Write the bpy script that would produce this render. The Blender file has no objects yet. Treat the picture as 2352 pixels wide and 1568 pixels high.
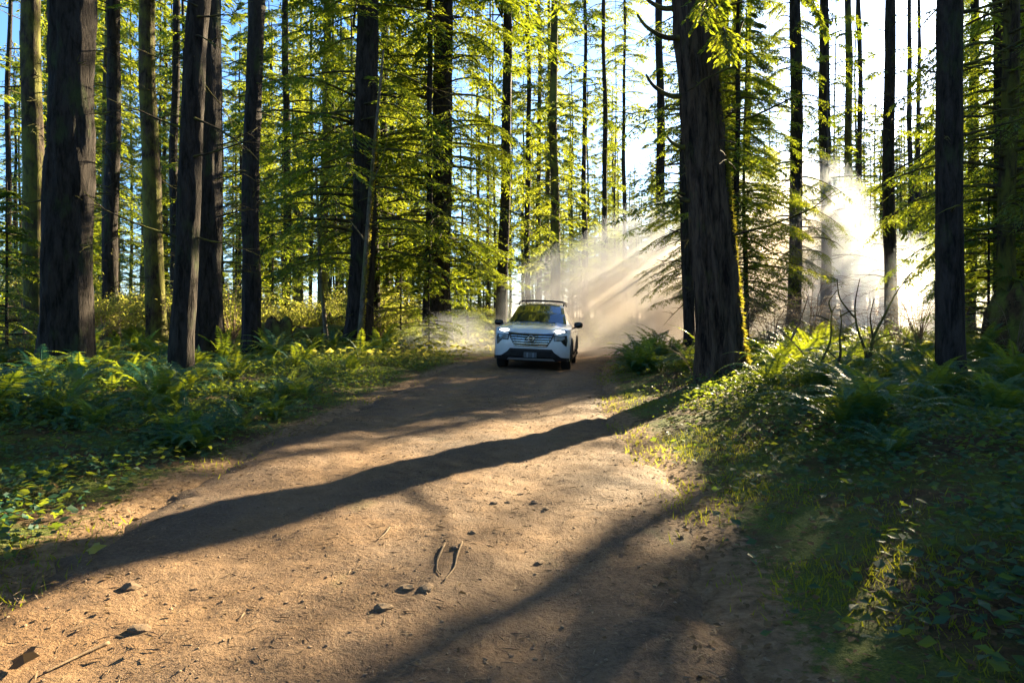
import bpy, bmesh, math, random
import numpy as np
from mathutils import Vector, Matrix

SC = bpy.context.scene
COL = SC.collection
PI = math.pi
rad = math.radians

# ------------------------------------------------------------------ camera
F = 1568.0                 # focal length in pixels of a 2352 wide frame
CAM_H = 1.25
HZ = 730.0                 # horizon row in that frame
cam_d = bpy.data.cameras.new('camera')
cam = bpy.data.objects.new('camera', cam_d)
COL.objects.link(cam)
cam.location = (0, 0, CAM_H)
cam.rotation_euler = (rad(90), 0, 0)
cam_d.sensor_width = 36
cam_d.lens = 24
cam_d.shift_y = (HZ - 784.0) / 2352.0
cam_d.clip_start = 0.05
cam_d.clip_end = 2000
SC.camera = cam

# ------------------------------------------------------------------ sky, sun, exposure
SUN_AZ, SUN_EL = rad(36.4), rad(19.5)
world = bpy.data.worlds.new('World')
SC.world = world
world.use_nodes = True
wn = world.node_tree
sky = wn.nodes.new('ShaderNodeTexSky')
sky.sky_type = 'NISHITA'
sky.sun_disc = False
sky.sun_elevation = SUN_EL
sky.sun_rotation = SUN_AZ
sky.air_density = 1.0
sky.dust_density = .8
sky.ozone_density = 7.0
bg = wn.nodes['Background']
bg.inputs['Strength'].default_value = 0.060
wn.links.new(sky.outputs['Color'], bg.inputs['Color'])

sun_d = bpy.data.lights.new('sun', 'SUN')
sun_d.energy = 5.0
sun_d.angle = rad(0.5)
sun_d.color = (1.0, 0.81, 0.51)
sun = bpy.data.objects.new('sun', sun_d)
COL.objects.link(sun)
SUNV = Vector((math.sin(SUN_AZ) * math.cos(SUN_EL), math.cos(SUN_AZ) * math.cos(SUN_EL), math.sin(SUN_EL)))
sun.rotation_euler = SUNV.to_track_quat('Z', 'Y').to_euler()
sun.location = SUNV * 60

SC.view_settings.view_transform = 'Standard'
SC.view_settings.look = 'None'
SC.view_settings.gamma = 1.0
SC.view_settings.exposure = 2.9
SC.render.engine = 'CYCLES'
cy = SC.cycles
cy.use_denoising = True
try:
    cy.denoiser = 'OPENIMAGEDENOISE'
    cy.denoising_input_passes = 'RGB_ALBEDO_NORMAL'
except Exception:
    pass
cy.max_bounces = 5
cy.diffuse_bounces = 1
cy.glossy_bounces = 2
cy.transmission_bounces = 4
cy.transparent_max_bounces = 8
cy.volume_bounces = 0
cy.volume_step_rate = 2.0
cy.volume_max_steps = 40
cy.caustics_reflective = False
cy.caustics_refractive = False
cy.sample_clamp_indirect = 4.0
cy.use_adaptive_sampling = True
cy.adaptive_threshold = 0.02

# ------------------------------------------------------------------ helpers
rs = np.random.RandomState(7)


def smooth(a, b, x):
    t = np.clip((x - a) / (b - a), 0, 1)
    return t * t * (3 - 2 * t)


def vnoise(x, y, seed=0):
    x = np.asarray(x, float); y = np.asarray(y, float)
    xi = np.floor(x).astype(np.int64); yi = np.floor(y).astype(np.int64)
    fx = x - xi; fy = y - yi
    fx = fx * fx * (3 - 2 * fx); fy = fy * fy * (3 - 2 * fy)

    def h(i, j):
        n = (i * 374761393 + j * 668265263 + seed * 982451653) & 0x7fffffff
        n = ((n ^ (n >> 13)) * 1274126177) & 0x7fffffff
        n = (n ^ (n >> 16)) & 0xffff
        return n / 65535.0
    a = h(xi, yi); b = h(xi + 1, yi); c = h(xi, yi + 1); d = h(xi + 1, yi + 1)
    return (a * (1 - fx) + b * fx) * (1 - fy) + (c * (1 - fx) + d * fx) * fy - 0.5


def fbm(x, y, seed=0, oct=4, lac=2.1, gain=0.5):
    s = 0; amp = 1.0
    for o in range(oct):
        s = s + amp * vnoise(x, y, seed + o * 17)
        x = np.asarray(x) * lac + 3.7; y = np.asarray(y) * lac - 1.9; amp *= gain
    return s


# road centre line
RY = np.array([-14, 0, 3, 6, 9, 13, 17, 21, 25, 29, 33, 37, 42, 48, 60.0])
RX = np.array([-1.0, -.72, -.68, -.62, -.5, -.1, .35, 1.1, 2.7, 5.4, 9.2, 13.8, 20, 28, 46.0])
_ry = np.linspace(-14, 60, 260)
# smooth the polyline a little
_rx = np.interp(_ry, RY, RX)
k = np.ones(13) / 13
_rx = np.convolve(np.pad(_rx, 6, mode='edge'), k, 'valid')
_tx = np.gradient(_rx); _ty = np.gradient(_ry)
_tl = np.hypot(_tx, _ty); _tx /= _tl; _ty /= _tl
_nx, _ny = _ty, -_tx       # to the right of travel away from camera


def lateral(x, y):
    """signed distance from the track's centre line, + on the right"""
    x = np.asarray(x, float); y = np.asarray(y, float)
    shp = x.shape
    xf = x.ravel(); yf = y.ravel()
    out = np.empty(xf.shape)
    for i in range(0, len(xf), 20000):
        xs = xf[i:i + 20000, None]; ys = yf[i:i + 20000, None]
        d2 = (xs - _rx) ** 2 + (ys - _ry) ** 2
        j = d2.argmin(1)
        dx = xs[:, 0] - _rx[j]; dy = ys[:, 0] - _ry[j]
        lat = dx * _nx[j] + dy * _ny[j]
        out[i:i + 20000] = np.sign(lat + 1e-9) * np.sqrt(d2[np.arange(len(j)), j])
    return out.reshape(shp)


def half_width(y):
    return np.interp(y, [-5, 1, 2.3, 5, 9, 17, 60], [1.5, 1.5, 1.55, 1.9, 1.8, 1.9, 2.0])


def base_h(x, y, d=None):
    """height of the land without the track's own relief"""
    if d is None:
        d = lateral(x, y)
    hw = half_width(y)
    h = 0.32 * smooth(hw - .1, hw + 2.5, d) + 0.22 * smooth(hw, hw + 2.8, -d)
    off = smooth(hw - .2, hw + 1.5, np.abs(d))
    h = h + off * (0.16 * fbm(np.asarray(x) * .45, np.asarray(y) * .45, 3) + 0.05 * fbm(np.asarray(x) * 2.2, np.asarray(y) * 2.2, 9, 3))
    far = smooth(10, 40, np.abs(d))
    h = h + far * (0.8 + 1.0 * fbm(np.asarray(x) * .05, np.asarray(y) * .05, 21, 3))
    # cross fall where the car stands
    h = h - 0.035 * (np.asarray(x) - .7) * np.exp(-((np.asarray(y) - 18.5) / 5.0) ** 2) * np.exp(-((np.asarray(x) - .7) / 2.6) ** 2)
    return h


def H(x, y):
    return float(base_h(np.array([x]), np.array([y]))[0])


def at(px, Y):
    return (px - 1176.0) / F * Y


def mesh_np(name, V, Q=None, T=None, mats=(), mat_idx=None, smooth_shade=False):
    me = bpy.data.meshes.new(name)
    V = np.asarray(V, np.float32).reshape(-1, 3)
    Q = np.zeros((0, 4), np.int32) if Q is None or len(Q) == 0 else np.asarray(Q, np.int32).reshape(-1, 4)
    T = np.zeros((0, 3), np.int32) if T is None or len(T) == 0 else np.asarray(T, np.int32).reshape(-1, 3)
    me.vertices.add(len(V)); me.vertices.foreach_set('co', V.ravel())
    nl = Q.size + T.size
    me.loops.add(nl)
    me.loops.foreach_set('vertex_index', np.concatenate([Q.ravel(), T.ravel()]).astype(np.int32))
    npoly = len(Q) + len(T)
    me.polygons.add(npoly)
    ls = np.concatenate([np.arange(len(Q)) * 4, Q.size + np.arange(len(T)) * 3]).astype(np.int32)
    me.polygons.foreach_set('loop_start', ls)
    if mat_idx is not None:
        me.polygons.foreach_set('material_index', np.asarray(mat_idx, np.int32))
    me.polygons.foreach_set('use_smooth', np.full(npoly, bool(smooth_shade)))
    for m in mats:
        me.materials.append(m)
    me.update(calc_edges=True)
    me.validate()
    return me


class MB:
    """collects pieces of geometry for one mesh"""
    def __init__(self):
        self.V = []; self.Q = []; self.T = []; self.n = 0

    def add(self, V, Q=None, T=None):
        V = np.asarray(V, float).reshape(-1, 3)
        if Q is not None and len(Q):
            self.Q.append(np.asarray(Q, int) + self.n)
        if T is not None and len(T):
            self.T.append(np.asarray(T, int) + self.n)
        self.V.append(V); self.n += len(V)
        return self

    def mesh(self, name, mat, smooth_shade=False):
        V = np.concatenate(self.V) if self.V else np.zeros((0, 3))
        Q = np.concatenate(self.Q) if self.Q else None
        T = np.concatenate(self.T) if self.T else None
        return mesh_np(name, V, Q, T, [mat], None, smooth_shade)


def link(name, data, parent=None, loc=None, rot=None, scale=None):
    o = bpy.data.objects.new(name, data)
    COL.objects.link(o)
    if parent is not None:
        o.parent = parent
    if loc is not None:
        o.location = loc
    if rot is not None:
        o.rotation_euler = rot
    if scale is not None:
        o.scale = scale if hasattr(scale, '__len__') else (scale,) * 3
    return o


def tag(o, label=None, cat=None, group=None, kind=None):
    if label: o['label'] = label
    if cat: o['category'] = cat
    if group: o['group'] = group
    if kind: o['kind'] = kind
    return o


def tube(P, R, sides=6, cap=True):
    """tube along points P with radii R -> V, Q, T"""
    P = np.asarray(P, float); R = np.asarray(R, float)
    n = len(P)
    Tn = np.gradient(P, axis=0)
    Tn /= np.linalg.norm(Tn, axis=1)[:, None] + 1e-9
    ref = np.array([0, 0, 1.0]) if abs(Tn[:, 2]).mean() < .8 else np.array([1.0, 0, 0])
    U = np.cross(Tn, ref); U /= np.linalg.norm(U, axis=1)[:, None] + 1e-9
    W = np.cross(Tn, U)
    a = np.linspace(0, 2 * PI, sides, endpoint=False)
    V = P[:, None, :] + R[:, None, None] * (np.cos(a)[None, :, None] * U[:, None, :] + np.sin(a)[None, :, None] * W[:, None, :])
    V = V.reshape(-1, 3)
    i = np.arange(n - 1)[:, None] * sides
    j = np.arange(sides)[None, :]
    j2 = (j + 1) % sides
    Q = np.stack([i + j, i + j2, i + sides + j2, i + sides + j], -1).reshape(-1, 4)
    T = None
    if cap:
        c = len(V)
        V = np.vstack([V, P[:1], P[-1:]])
        jj = np.arange(sides); jj2 = (jj + 1) % sides
        T = np.vstack([np.stack([np.full(sides, c), jj2, jj], -1),
                       np.stack([np.full(sides, c + 1), (n - 1) * sides + jj, (n - 1) * sides + jj2], -1)])
    return V, Q, T


def cards(P, D, N, L, W, fold=.15, belly=.45):
    """kite shaped leaves: base P, direction D, normal N, length L, width W"""
    P = np.asarray(P, float); n = len(P)
    D = D / (np.linalg.norm(D, axis=1)[:, None] + 1e-9)
    S = np.cross(D, N); S /= np.linalg.norm(S, axis=1)[:, None] + 1e-9
    N = np.cross(S, D)
    L = np.broadcast_to(L, (n,))[:, None]; W = np.broadcast_to(W, (n,))[:, None]
    m = P + D * L * belly + N * W * fold
    V = np.stack([P, m + S * W * .5, P + D * L, m - S * W * .5], 1).reshape(-1, 3)
    Q = np.arange(n * 4).reshape(-1, 4)
    return V, Q


# ------------------------------------------------------------------ materials
def new_mat(name):
    m = bpy.data.materials.new(name)
    m.use_nodes = True
    nt = m.node_tree
    nt.nodes.clear()
    out = nt.nodes.new('ShaderNodeOutputMaterial')
    return m, nt, out


def N_(nt, t, **kw):
    n = nt.nodes.new(t)
    for k_, v in kw.items():
        setattr(n, k_, v)
    return n


def ramp(nt, src, stops):
    r = nt.nodes.new('ShaderNodeValToRGB')
    e = r.color_ramp.elements
    while len(e) < len(stops):
        e.new(.5)
    for i, (p, c) in enumerate(stops):
        e[i].position = p
        e[i].color = (*c, 1)
    nt.links.new(src, r.inputs['Fac'])
    return r.outputs['Color']


def noise(nt, vec, scale, detail=4, rough=.6, dist=0):
    n = nt.nodes.new('ShaderNodeTexNoise')
    n.inputs['Scale'].default_value = scale
    n.inputs['Detail'].default_value = detail
    n.inputs['Roughness'].default_value = rough
    n.inputs['Distortion'].default_value = dist
    if vec is not None:
        nt.links.new(vec, n.inputs['Vector'])
    return n.outputs['Fac']


def mapping(nt, vec, scale=(1, 1, 1), loc=(0, 0, 0)):
    m = nt.nodes.new('ShaderNodeMapping')
    m.inputs['Scale'].default_value = scale
    m.inputs['Location'].default_value = loc
    nt.links.new(vec, m.inputs['Vector'])
    return m.outputs['Vector']


def bump(nt, h, strength, dist):
    b = nt.nodes.new('ShaderNodeBump')
    b.inputs['Strength'].default_value = strength
    b.inputs['Distance'].default_value = dist
    nt.links.new(h, b.inputs['Height'])
    return b.outputs['Normal']


def mixc(nt, fac, a, b, mode='MIX'):
    m = nt.nodes.new('ShaderNodeMix')
    m.data_type = 'RGBA'
    m.blend_type = mode
    for sock, v in ((m.inputs[0], fac), (m.inputs[6], a), (m.inputs[7], b)):
        if hasattr(v, 'is_linked'):
            nt.links.new(v, sock)
        else:
            sock.default_value = v if not isinstance(v, tuple) else (*v, 1)
    return m.outputs[2]


def math_(nt, op, a, b=None, clamp=False):
    m = nt.nodes.new('ShaderNodeMath')
    m.operation = op
    m.use_clamp = clamp
    for i, v in enumerate((a, b)):
        if v is None:
            continue
        if hasattr(v, 'is_linked'):
            nt.links.new(v, m.inputs[i])
        else:
            m.inputs[i].default_value = v
    return m.outputs[0]


def foliage_mat(name, c1, c2, t1, t2, trans=.5, scale=1.2, rough=.45, spec=.35):
    """leaf: principled surface with light coming through it"""
    m, nt, out = new_mat(name)
    geo = N_(nt, 'ShaderNodeNewGeometry')
    info = N_(nt, 'ShaderNodeObjectInfo')
    n1 = noise(nt, geo.outputs['Position'], scale, 3)
    isl = geo.outputs['Random Per Island']
    f = math_(nt, 'ADD', math_(nt, 'MULTIPLY', n1, .5), math_(nt, 'MULTIPLY', isl, .35))
    f = math_(nt, 'ADD', f, math_(nt, 'MULTIPLY', info.outputs['Random'], .2), True)
    col = ramp(nt, f, [(.2, c1), (.85, c2)])
    tcol = ramp(nt, f, [(.2, t1), (.85, t2)])
    p = N_(nt, 'ShaderNodeBsdfPrincipled')
    nt.links.new(col, p.inputs['Base Color'])
    p.inputs['Roughness'].default_value = rough
    p.inputs['Specular IOR Level'].default_value = spec
    tr = N_(nt, 'ShaderNodeBsdfTranslucent')
    nt.links.new(tcol, tr.inputs['Color'])
    mx = N_(nt, 'ShaderNodeMixShader')
    mx.inputs[0].default_value = trans
    nt.links.new(p.outputs[0], mx.inputs[1]); nt.links.new(tr.outputs[0], mx.inputs[2])
    nt.links.new(mx.outputs[0], out.inputs['Surface'])
    return m


def bark_mat(name, dark, light, moss=None, moss_amt=.5, zs=.20, sc=10.0, bdist=.06):
    m, nt, out = new_mat(name)
    tc = N_(nt, 'ShaderNodeTexCoord')
    info = N_(nt, 'ShaderNodeObjectInfo')
    v = mapping(nt, tc.outputs['Object'], (1, 1, zs))
    ridge = noise(nt, v, sc, 6, .65, .6)
    fine = noise(nt, v, sc * 5, 4, .6)
    hgt = math_(nt, 'ADD', ridge, math_(nt, 'MULTIPLY', fine, .35))
    col = ramp(nt, hgt, [(.52, dark), (.80, light)])
    if moss:
        mn = noise(nt, mapping(nt, tc.outputs['Object'], (1, 1, .5)), 2.3, 5, .65)
        mfac = ramp(nt, mn, [(moss_amt - .06, (0, 0, 0)), (moss_amt + .1, (1, 1, 1))])
        mcol = mixc(nt, fine, moss, tuple(c * 1.8 for c in moss))
        col = mixc(nt, mfac, col, mcol)
    p = N_(nt, 'ShaderNodeBsdfPrincipled')
    nt.links.new(col, p.inputs['Base Color'])
    p.inputs['Roughness'].default_value = .9
    p.inputs['Specular IOR Level'].default_value = .15
    nt.links.new(bump(nt, hgt, .9, bdist), p.inputs['Normal'])
    nt.links.new(p.outputs[0], out.inputs['Surface'])
    return m


def plain(name, col, rough=.5, metal=0.0, spec=.5, emit=None, estr=0, coat=0, bumpy=None):
    m, nt, out = new_mat(name)
    p = N_(nt, 'ShaderNodeBsdfPrincipled')
    tc = N_(nt, 'ShaderNodeTexCoord')
    nz = noise(nt, tc.outputs['Object'], 9.0, 4)
    c = mixc(nt, nz, tuple(x * .88 for x in col), tuple(min(1, x * 1.08) for x in col))
    nt.links.new(c, p.inputs['Base Color'])
    p.inputs['Roughness'].default_value = rough
    p.inputs['Metallic'].default_value = metal
    p.inputs['Specular IOR Level'].default_value = spec
    p.inputs['Coat Weight'].default_value = coat
    p.inputs['Coat Roughness'].default_value = .05
    if emit:
        p.inputs['Emission Color'].default_value = (*emit, 1)
        p.inputs['Emission Strength'].default_value = estr
    if bumpy:
        nt.links.new(bump(nt, noise(nt, tc.outputs['Object'], bumpy[0], 5), bumpy[1], bumpy[2]), p.inputs['Normal'])
    nt.links.new(p.outputs[0], out.inputs['Surface'])
    return m


M = {}
M['needle'] = foliage_mat('conifer needles', (.010, .070, .048), (.035, .120, .062), (.16, .25, .012), (.46, .48, .02), .5, .6, .55, .2)
M['needle_far'] = foliage_mat('far conifer needles', (.012, .075, .052), (.04, .12, .065), (.20, .28, .015), (.50, .50, .03), .5, .25, .55, .2)
M['fern'] = foliage_mat('fern frond', (.008, .085, .060), (.025, .13, .075), (.18, .28, .012), (.48, .50, .02), .45, 1.5, .5, .25)
M['broadleaf'] = foliage_mat('broad leaf', (.05, .10, .035), (.12, .15, .045), (.36, .40, .04), (.58, .54, .10), .55, .9, .6, .15)
M['grass'] = foliage_mat('grass blade', (.035, .10, .025), (.09, .14, .03), (.28, .34, .015), (.55, .52, .03), .5, 2.0, .7, .1)
M['cover'] = foliage_mat('low leafy cover', (.010, .068, .050), (.03, .11, .06), (.14, .24, .015), (.42, .42, .03), .45, 2.5, .55, .2)
M['litter'] = foliage_mat('dead leaf litter', (.07, .04, .02), (.20, .13, .06), (.10, .06, .02), (.26, .17, .06), .2, 3.0, .8, .2)
M['mossleaf'] = foliage_mat('moss tuft', (.06, .08, .015), (.12, .13, .025), (.28, .26, .02), (.45, .38, .04), .5, 3.0, .8, .1)
M['bark'] = bark_mat('fissured bark', (.010, .008, .007), (.052, .042, .036), (.035, .045, .018), .60)
M['bark_big'] = bark_mat('deeply fissured brown bark', (.010, .007, .006), (.10, .070, .048), (.05, .055, .018), .66, .16, 9.0, .05)
M['bark_mossy'] = bark_mat('mossy bark', (.018, .013, .010), (.085, .062, .045), (.10, .10, .022), .47)
M['bark_pale'] = bark_mat('pale bark', (.06, .05, .04), (.20, .17, .13), (.12, .12, .03), .52, .6, 9, .01)
M['limb'] = bark_mat('mossy limb', (.02, .016, .012), (.07, .055, .035), (.09, .09, .02), .5, .8, 12, .01)
M['twig'] = bark_mat('bare twig', (.10, .07, .045), (.26, .19, .12), None, .5, .8, 20, .004)
M['deadwood'] = bark_mat('rotten wood', (.02, .013, .008), (.10, .06, .03), (.09, .10, .02), .5, .5, 8, .03)


def dirt_material():
    m, nt, out = new_mat('packed dirt')
    tc = N_(nt, 'ShaderNodeTexCoord')
    v = tc.outputs['Object']
    big = noise(nt, v, .55, 4, .6)
    mid = noise(nt, v, 5.0, 6, .68, .4)
    fine = noise(nt, v, 48.0, 5, .7)
    grit = noise(nt, v, 170.0, 3, .6)
    col = ramp(nt, mid, [(.28, (.085, .046, .022)), (.5, (.225, .126, .056)), (.74, (.41, .25, .12))])
    col = mixc(nt, ramp(nt, big, [(.36, (0, 0, 0)), (.60, (1, 1, 1))]), col, mixc(nt, mid, (.085, .055, .036), (.19, .13, .085)))
    sp = ramp(nt, fine, [(.34, (.45, .45, .45)), (.52, (1, 1, 1)), (.72, (1.25, 1.25, 1.25))])
    col = mixc(nt, 1.0, col, sp, 'MULTIPLY')
    straw = noise(nt, mapping(nt, v, (1, .22, 1)), 60, 3, .6)
    col = mixc(nt, ramp(nt, straw, [(.66, (0, 0, 0)), (.76, (.6, .6, .6))]), col, (.55, .42, .26))
    ru = N_(nt, 'ShaderNodeAttribute'); ru.attribute_name = 'rut'
    rf = math_(nt, 'MULTIPLY', ru.outputs['Fac'], math_(nt, 'ADD', math_(nt, 'MULTIPLY', big, .9), .1), True)
    col = mixc(nt, rf, mixc(nt, .30, col, (.06, .04, .028)), mixc(nt, .4, col, (.31, .19, .095)))
    # damp moss down the crown of the track
    mossn = noise(nt, mapping(nt, v, (1, .5, 1)), 1.6, 5, .65)
    geo_x = N_(nt, 'ShaderNodeSeparateXYZ'); nt.links.new(v, geo_x.inputs[0])
    mossf = ramp(nt, mossn, [(.60, (0, 0, 0)), (.74, (.55, .55, .55))])
    col = mixc(nt, mossf, col, (.09, .10, .035))
    p = N_(nt, 'ShaderNodeBsdfPrincipled')
    nt.links.new(col, p.inputs['Base Color'])
    p.inputs['Roughness'].default_value = .85
    p.inputs['Specular IOR Level'].default_value = .25
    hh = math_(nt, 'ADD', math_(nt, 'MULTIPLY', mid, 1.0), math_(nt, 'ADD', math_(nt, 'MULTIPLY', fine, .45), math_(nt, 'MULTIPLY', grit, .15)))
    nt.links.new(bump(nt, hh, 1.0, .03), p.inputs['Normal'])
    nt.links.new(p.outputs[0], out.inputs['Surface'])
    return m


def floor_material():
    m, nt, out = new_mat('forest floor duff and moss')
    tc = N_(nt, 'ShaderNodeTexCoord')
    v = tc.outputs['Object']
    a = noise(nt, v, 1.3, 5, .65)
    b = noise(nt, v, 14.0, 6, .7)
    c = noise(nt, v, 70.0, 4, .7)
    duff = ramp(nt, b, [(.3, (.035, .022, .012)), (.7, (.14, .085, .045))])
    moss = ramp(nt, c, [(.3, (.035, .065, .015)), (.7, (.16, .19, .03))])
    col = mixc(nt, ramp(nt, a, [(.40, (0, 0, 0)), (.56, (1, 1, 1))]), duff, moss)
    at_ = N_(nt, 'ShaderNodeAttribute'); at_.attribute_name = 'worn'
    wf = math_(nt, 'ADD', at_.outputs['Fac'], math_(nt, 'MULTIPLY', math_(nt, 'SUBTRACT', b, .5), 1.6))
    soil = ramp(nt, b, [(.28, (.10, .06, .034)), (.5, (.24, .15, .08)), (.72, (.36, .25, .15))])
    col = mixc(nt, ramp(nt, wf, [(.35, (0, 0, 0)), (.6, (1, 1, 1))]), col, soil)
    p = N_(nt, 'ShaderNodeBsdfPrincipled')
    nt.links.new(col, p.inputs['Base Color'])
    p.inputs['Roughness'].default_value = .9
    p.inputs['Specular IOR Level'].default_value = .2
    nt.links.new(bump(nt, math_(nt, 'ADD', b, math_(nt, 'MULTIPLY', c, .4)), 1.0, .05), p.inputs['Normal'])
    nt.links.new(p.outputs[0], out.inputs['Surface'])
    return m


M['dirt'] = dirt_material()
M['floor'] = floor_material()
M['stone'] = plain('dirt clod', (.25, .165, .095), .9, bumpy=(30, .8, .02))


# ------------------------------------------------------------------ ground and track
def grow(a, b, s0, g):
    out = [a]; s = s0
    while out[-1] < b:
        out.append(out[-1] + s); s *= g
    return np.array(out)


xs = np.concatenate([-grow(14, 700, .2, 1.18)[::-1][:-1], np.arange(-14, 14.001, .13), grow(14, 700, .2, 1.18)[1:]])
ys = np.concatenate([-grow(1, 300, .2, 1.2)[::-1][:-1], np.arange(-1, 34.001, .13), grow(34, 1200, .2, 1.15)[1:]])
GX, GY = np.meshgrid(xs, ys)
D = lateral(GX, GY)
HW = half_width(GY)
inside = 1 - smooth(HW - .30, HW + .12, np.abs(D))
inside = inside * (1 - smooth(52, 58, GY))
GZ = base_h(GX, GY, D) - .07 * inside
nx_, ny_ = len(xs), len(ys)
idx = np.arange(nx_ * ny_).reshape(ny_, nx_)
Qg = np.stack([idx[:-1, :-1], idx[:-1, 1:], idx[1:, 1:], idx[1:, :-1]], -1).reshape(-1, 4)
g = link('forest_floor', mesh_np('forest_floor', np.stack([GX, GY, GZ], -1), Qg, None, [M['floor']], None, True))
wa = g.data.attributes.new('worn', 'FLOAT', 'POINT')
wa.data.foreach_set('value', (1 - smooth(HW - .15, HW + .55, np.abs(D))).astype(np.float32).ravel())
tag(g, 'mossy brown forest floor under the trees', 'ground', kind='structure')

# the track: a strip that follows the centre line with its own ruts and lumps
sy = np.concatenate([np.linspace(-12, 1.4, 40), grow(1.4, 52, .017, 1.0105)[1:]])
cx = np.interp(sy, _ry, _rx); cnx = np.interp(sy, _ry, _nx); cny = np.interp(sy, _ry, _ny)
tt = np.linspace(-1, 1, 131)
hw_ = half_width(sy)[:, None] + .22 * fbm(sy[:, None] * .9 + tt * 0, np.sign(tt)[None, :] * 7.3 + sy[:, None] * 0, 33, 3) + .16 * fbm(sy[:, None] * 4.5 + tt * 0, np.sign(tt)[None, :] * 5.1 + sy[:, None] * 0, 35, 3)
lat_ = tt[None, :] * (hw_ + .18)
TX = cx[:, None] + cnx[:, None] * lat_
TY = sy[:, None] + cny[:, None] * lat_
TZ = base_h(TX, TY)
relief = .016 * fbm(TX * 1.1, TY * 1.1, 41, 3) + .022 * fbm(TX * 5, TY * 5, 43, 4) + .012 * np.abs(fbm(TX * 19, TY * 15, 47, 2))
RUT = .032
ruts = -RUT * (np.exp(-((lat_ - .78) / .28) ** 2) + np.exp(-((lat_ + .82) / .28) ** 2))
edge = smooth(hw_ - .30, hw_ + .18, np.abs(lat_))
fade = np.clip(1 - np.maximum(0, TY - 26) / 30, .3, 1)
TZ = TZ + (relief + ruts) * (1 - .4 * edge) - .10 * edge + .012


nr, nc = TX.shape
idx = np.arange(nr * nc).reshape(nr, nc)
Qr = np.stack([idx[:-1, :-1], idx[:-1, 1:], idx[1:, 1:], idx[1:, :-1]], -1).reshape(-1, 4)
r_ = link('dirt_track', mesh_np('dirt_track', np.stack([TX, TY, TZ], -1), Qr, None, [M['dirt']], None, True))
ra = r_.data.attributes.new('rut', 'FLOAT', 'POINT')
ra.data.foreach_set('value', np.clip(np.exp(-((lat_ - .78) / .36) ** 2) + np.exp(-((lat_ + .82) / .36) ** 2), 0, 1).astype(np.float32).ravel())
tag(r_, 'rutted brown dirt track curving right through the forest', 'track', kind='structure')


def track_za(x, y):
    x = np.asarray(x, float); y = np.asarray(y, float)
    d = lateral(x, y)
    z = base_h(x, y, d) + .012
    z = z + .016 * fbm(x * 1.1, y * 1.1, 41, 3) + .022 * fbm(x * 5, y * 5, 43, 4) + .012 * np.abs(fbm(x * 19, y * 15, 47, 2))
    return z - RUT * (np.exp(-((d - .78) / .28) ** 2) + np.exp(-((d + .82) / .28) ** 2))


def track_z(x, y):
    return float(track_za(np.array([x]), np.array([y]))[0])


# ------------------------------------------------------------------ tree meshes
def trunk_mesh(name, mat, h, d, seed, segs=20, rings=30, flare=.45, furrow=.03, bend=.0, lean=(0, 0), top=.25, hmax_detail=None):
    """tapered trunk with root flare, furrowed bark and a slight bend; origin at the ground"""
    r = np.random.RandomState(seed)
    if hmax_detail:
        z = np.concatenate([np.linspace(-.4, hmax_detail, rings), np.linspace(hmax_detail, h, 8)[1:]])
    else:
        z = np.concatenate([[-.4], np.linspace(0, 1, rings) ** 1.5 * h])
    a = np.linspace(0, 2 * PI, segs, endpoint=False)
    Z, A = np.meshgrid(z, a, indexing='ij')
    t = np.clip(Z / h, 0, 1)
    R = d / 2 * (1 - (1 - top) * t ** 1.1)
    lob = 1 + .35 * np.cos(A * 5 + r.rand() * 6) + .25 * np.cos(A * 3 + r.rand() * 6)
    R = R * (1 + flare * lob * np.exp(-np.maximum(Z, -.1) / (.55 * d + .12)))
    ph = r.rand() * 50
    n = fbm(A / (2 * PI) * segs * .34 + ph, Z * 1.3 + ph, seed % 97, 3)
    n[:, :] = n
    ca = np.cos(A); sa = np.sin(A)
    n2 = fbm(ca * 2.2 + ph, sa * 2.2 + Z * .35, seed % 89 + 5, 3)
    R = R + furrow * (n * 1.4 + n2 * .8)
    bx = lean[0] * np.maximum(Z, 0) + bend * np.sin(Z * .35 + ph) + bend * .4 * np.sin(Z * .9 + ph * 2)
    by = lean[1] * np.maximum(Z, 0) + bend * np.cos(Z * .31 + ph)
    bx = bx - bx[1:2]; by = by - by[1:2]
    V = np.stack([bx + R * ca, by + R * sa, Z], -1).reshape(-1, 3)
    i = np.arange(len(z) - 1)[:, None] * segs
    j = np.arange(segs)[None, :]; j2 = (j + 1) % segs
    Q = np.stack([i + j, i + j2, i + segs + j2, i + segs + j], -1).reshape(-1, 4)
    return mesh_np(name, V, Q, None, [mat], None, True)


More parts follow.
